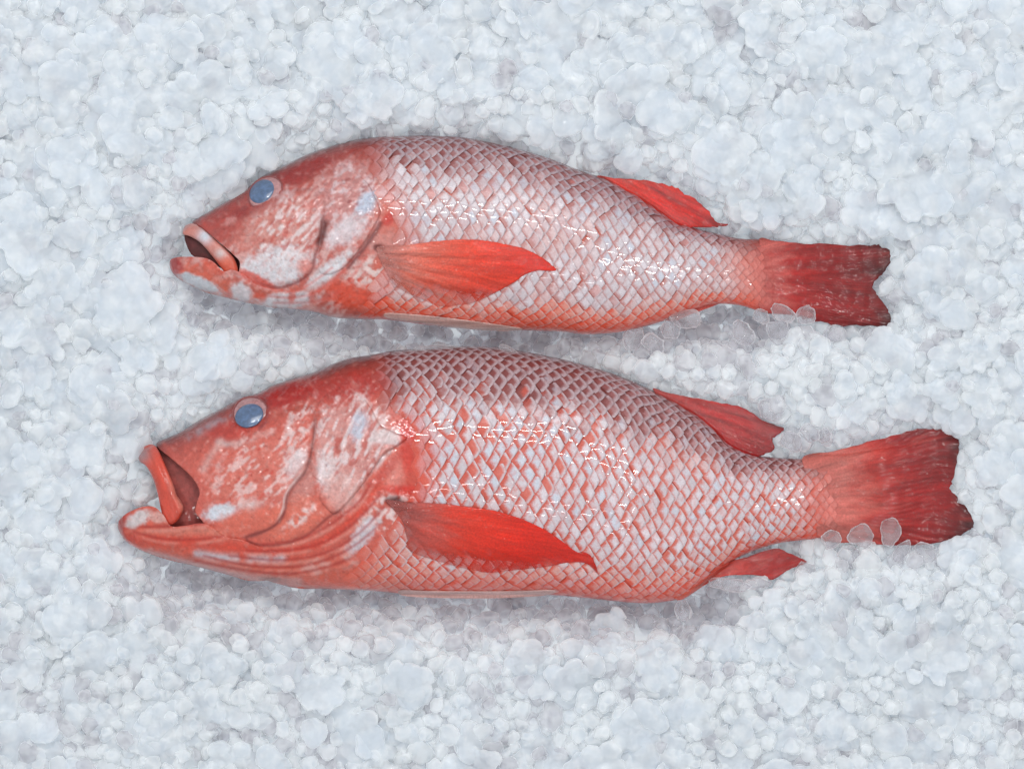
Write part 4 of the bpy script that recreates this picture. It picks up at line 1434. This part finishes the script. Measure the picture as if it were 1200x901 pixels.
relief('pelvic_fin', PELV2, lambda px, py: c2.F(px, py) + 0.002, FIN,
       lambda px, py: lin((218, 178, 172)) * (1 + 0.25 * vn(px / 30, py / 1.5, 9))[:, None], f2, B2, 0.9, 0.0015)
relief('anal_fin', ANAL2, fin_h(lambda px, py: np.maximum(c2.F(px, py) * 0.8, 0) + 0.0015, 700, 730, 75, 0.0008, 0.001, 0.4, 19), FIN,
       fin_col(700, 730, 90, [(222, 104, 80), (210, 80, 64), (182, 62, 56), (160, 44, 42)], [110, 160, 200, 250], 19, streak=0.4), f2, B2, 1.1, 0.0016, jag=1.2)
# ------------------------------------------------------------------ ice that lies on the fish
GLASSY = []
for me in PEL:
    c = me.copy(); c.materials.clear(); c.materials.append(ICE_GLASS); GLASSY.append(c)


def lump(px, py, rx, ry, h, z, k, rot, label, clear=True, group=None):
    src = GLASSY[k]
    o = bpy.data.objects.new('ice_pellet', src)
    COL.objects.link(o)
    o.location = (float(wx(px, z)), float(wy(py, z)), z)
    o.scale = (rx * S / R0 * 0.92, ry * S / R0 * 0.92, h * 1.35 * S / (R0 * 0.62) * 0.92)
    o.rotation_euler = (0.1 * math.sin(k), 0.12 * math.cos(k * 3), math.radians(-rot))
    tag(o, label, 'ice', group)


lump(928, 519, 17, 16, 9, 0.0085, 0, 10, 'largest of three clear ice pellets beside the lower dorsal fin tip')
lump(949, 506, 12, 13, 8, 0.0095, 1, 40, 'middle of three clear ice pellets above the lower tail root')
lump(968, 511, 12, 10, 8, 0.0085, 2, 80, 'rightmost of three clear ice pellets above the lower tail root')
lump(974, 632, 13, 13, 8, 0.0075, 3, 0, 'round pinkish ice pellet under the wrist of the lower tail')
lump(1010, 627, 19, 14, 7, 0.0075, 4, 15, 'flat clear ice pellet lying on the lower edge of the big tail fin')
lump(1043, 622, 13, 19, 7, 0.0075, 5, 12, 'tall clear ice pellet overlapping the lower edge of the big tail fin')
lump(1058, 645, 9, 17, 6, 0.004, 6, 30, 'narrow clear ice sliver hanging below the lower tail fin')
lump(918, 368, 21, 11, 8, 0.0065, 7, 28, 'curved clear ice pellet against the root of the upper tail')
lump(945, 368, 15, 13, 8, 0.0065, 8, -35, 'rounded red-tinted ice pellet on the lower edge of the upper tail')
lump(893, 372, 12, 12, 8, 0.004, 0, 0, 'single round clear ice pellet below the upper tail root')
lump(806, 372, 26, 14, 8, 0.006, 2, 6, 'wide clear ice lump covering the anal fin of the upper fish')
lump(786, 384, 14, 13, 8, 0.004, 5, 60, 'clear ice lump tucked under the belly end of the upper fish')
lump(853, 684, 24, 10, 6, 0.0055, 1, 6, 'clear slushy ice lump along the lower anal fin')
lump(888, 683, 15, 8, 6, 0.0045, 6, 0, 'small clear ice lump under the tip of the lower anal fin')
lump(520, 409, 44, 4.5, 4, 0.007, 4, 2, 'long thin clear slip of ice along the back of the lower fish')
lump(595, 411, 15, 6, 5, 0.0085, 7, 25, 'small clear shard of ice on the back of the lower fish')
for px, py, rx, ry, z, k, lab in (
        (742, 396, 17, 15, 0.002, 3, 'clear ice pellet wedged under the rear belly of the upper fish'),
        (765, 402, 14, 15, 0.003, 1, 'rounded ice pellet beside the one wedged under the rear belly of the upper fish'),
        (870, 392, 16, 14, 0.003, 6, 'clear ice pellet between the anal fin and tail of the upper fish'),
        (912, 391, 17, 17, 0.004, 4, 'round clear ice pellet just below the root of the upper tail'),
        (978, 392, 13, 14, 0.003, 2, 'ice pellet under the lower edge of the upper tail fin'),
        (1019, 393, 13, 15, 0.003, 8, 'ice pellet under the lower corner of the upper tail fin'),
        (1085, 650, 17, 18, 0.004, 0, 'round clear ice pellet below the lower lobe of the big tail fin'),
        (1000, 655, 20, 14, 0.003, 5, 'clear ice lump in front of the lower edge of the big tail root'),
        (945, 668, 14, 14, 0.002, 7, 'ice pellet right of the tip of the lower anal fin'),
        (802, 716, 18, 12, 0.000, 2, 'ice pellet under the rear belly of the lower fish'),
        (905, 479, 22, 15, 0.008, 4, 'pale ice lump overlapping the top of the lower dorsal fin tip')):
    lump(px, py, rx, ry, 9, z, k, k * 40, lab)
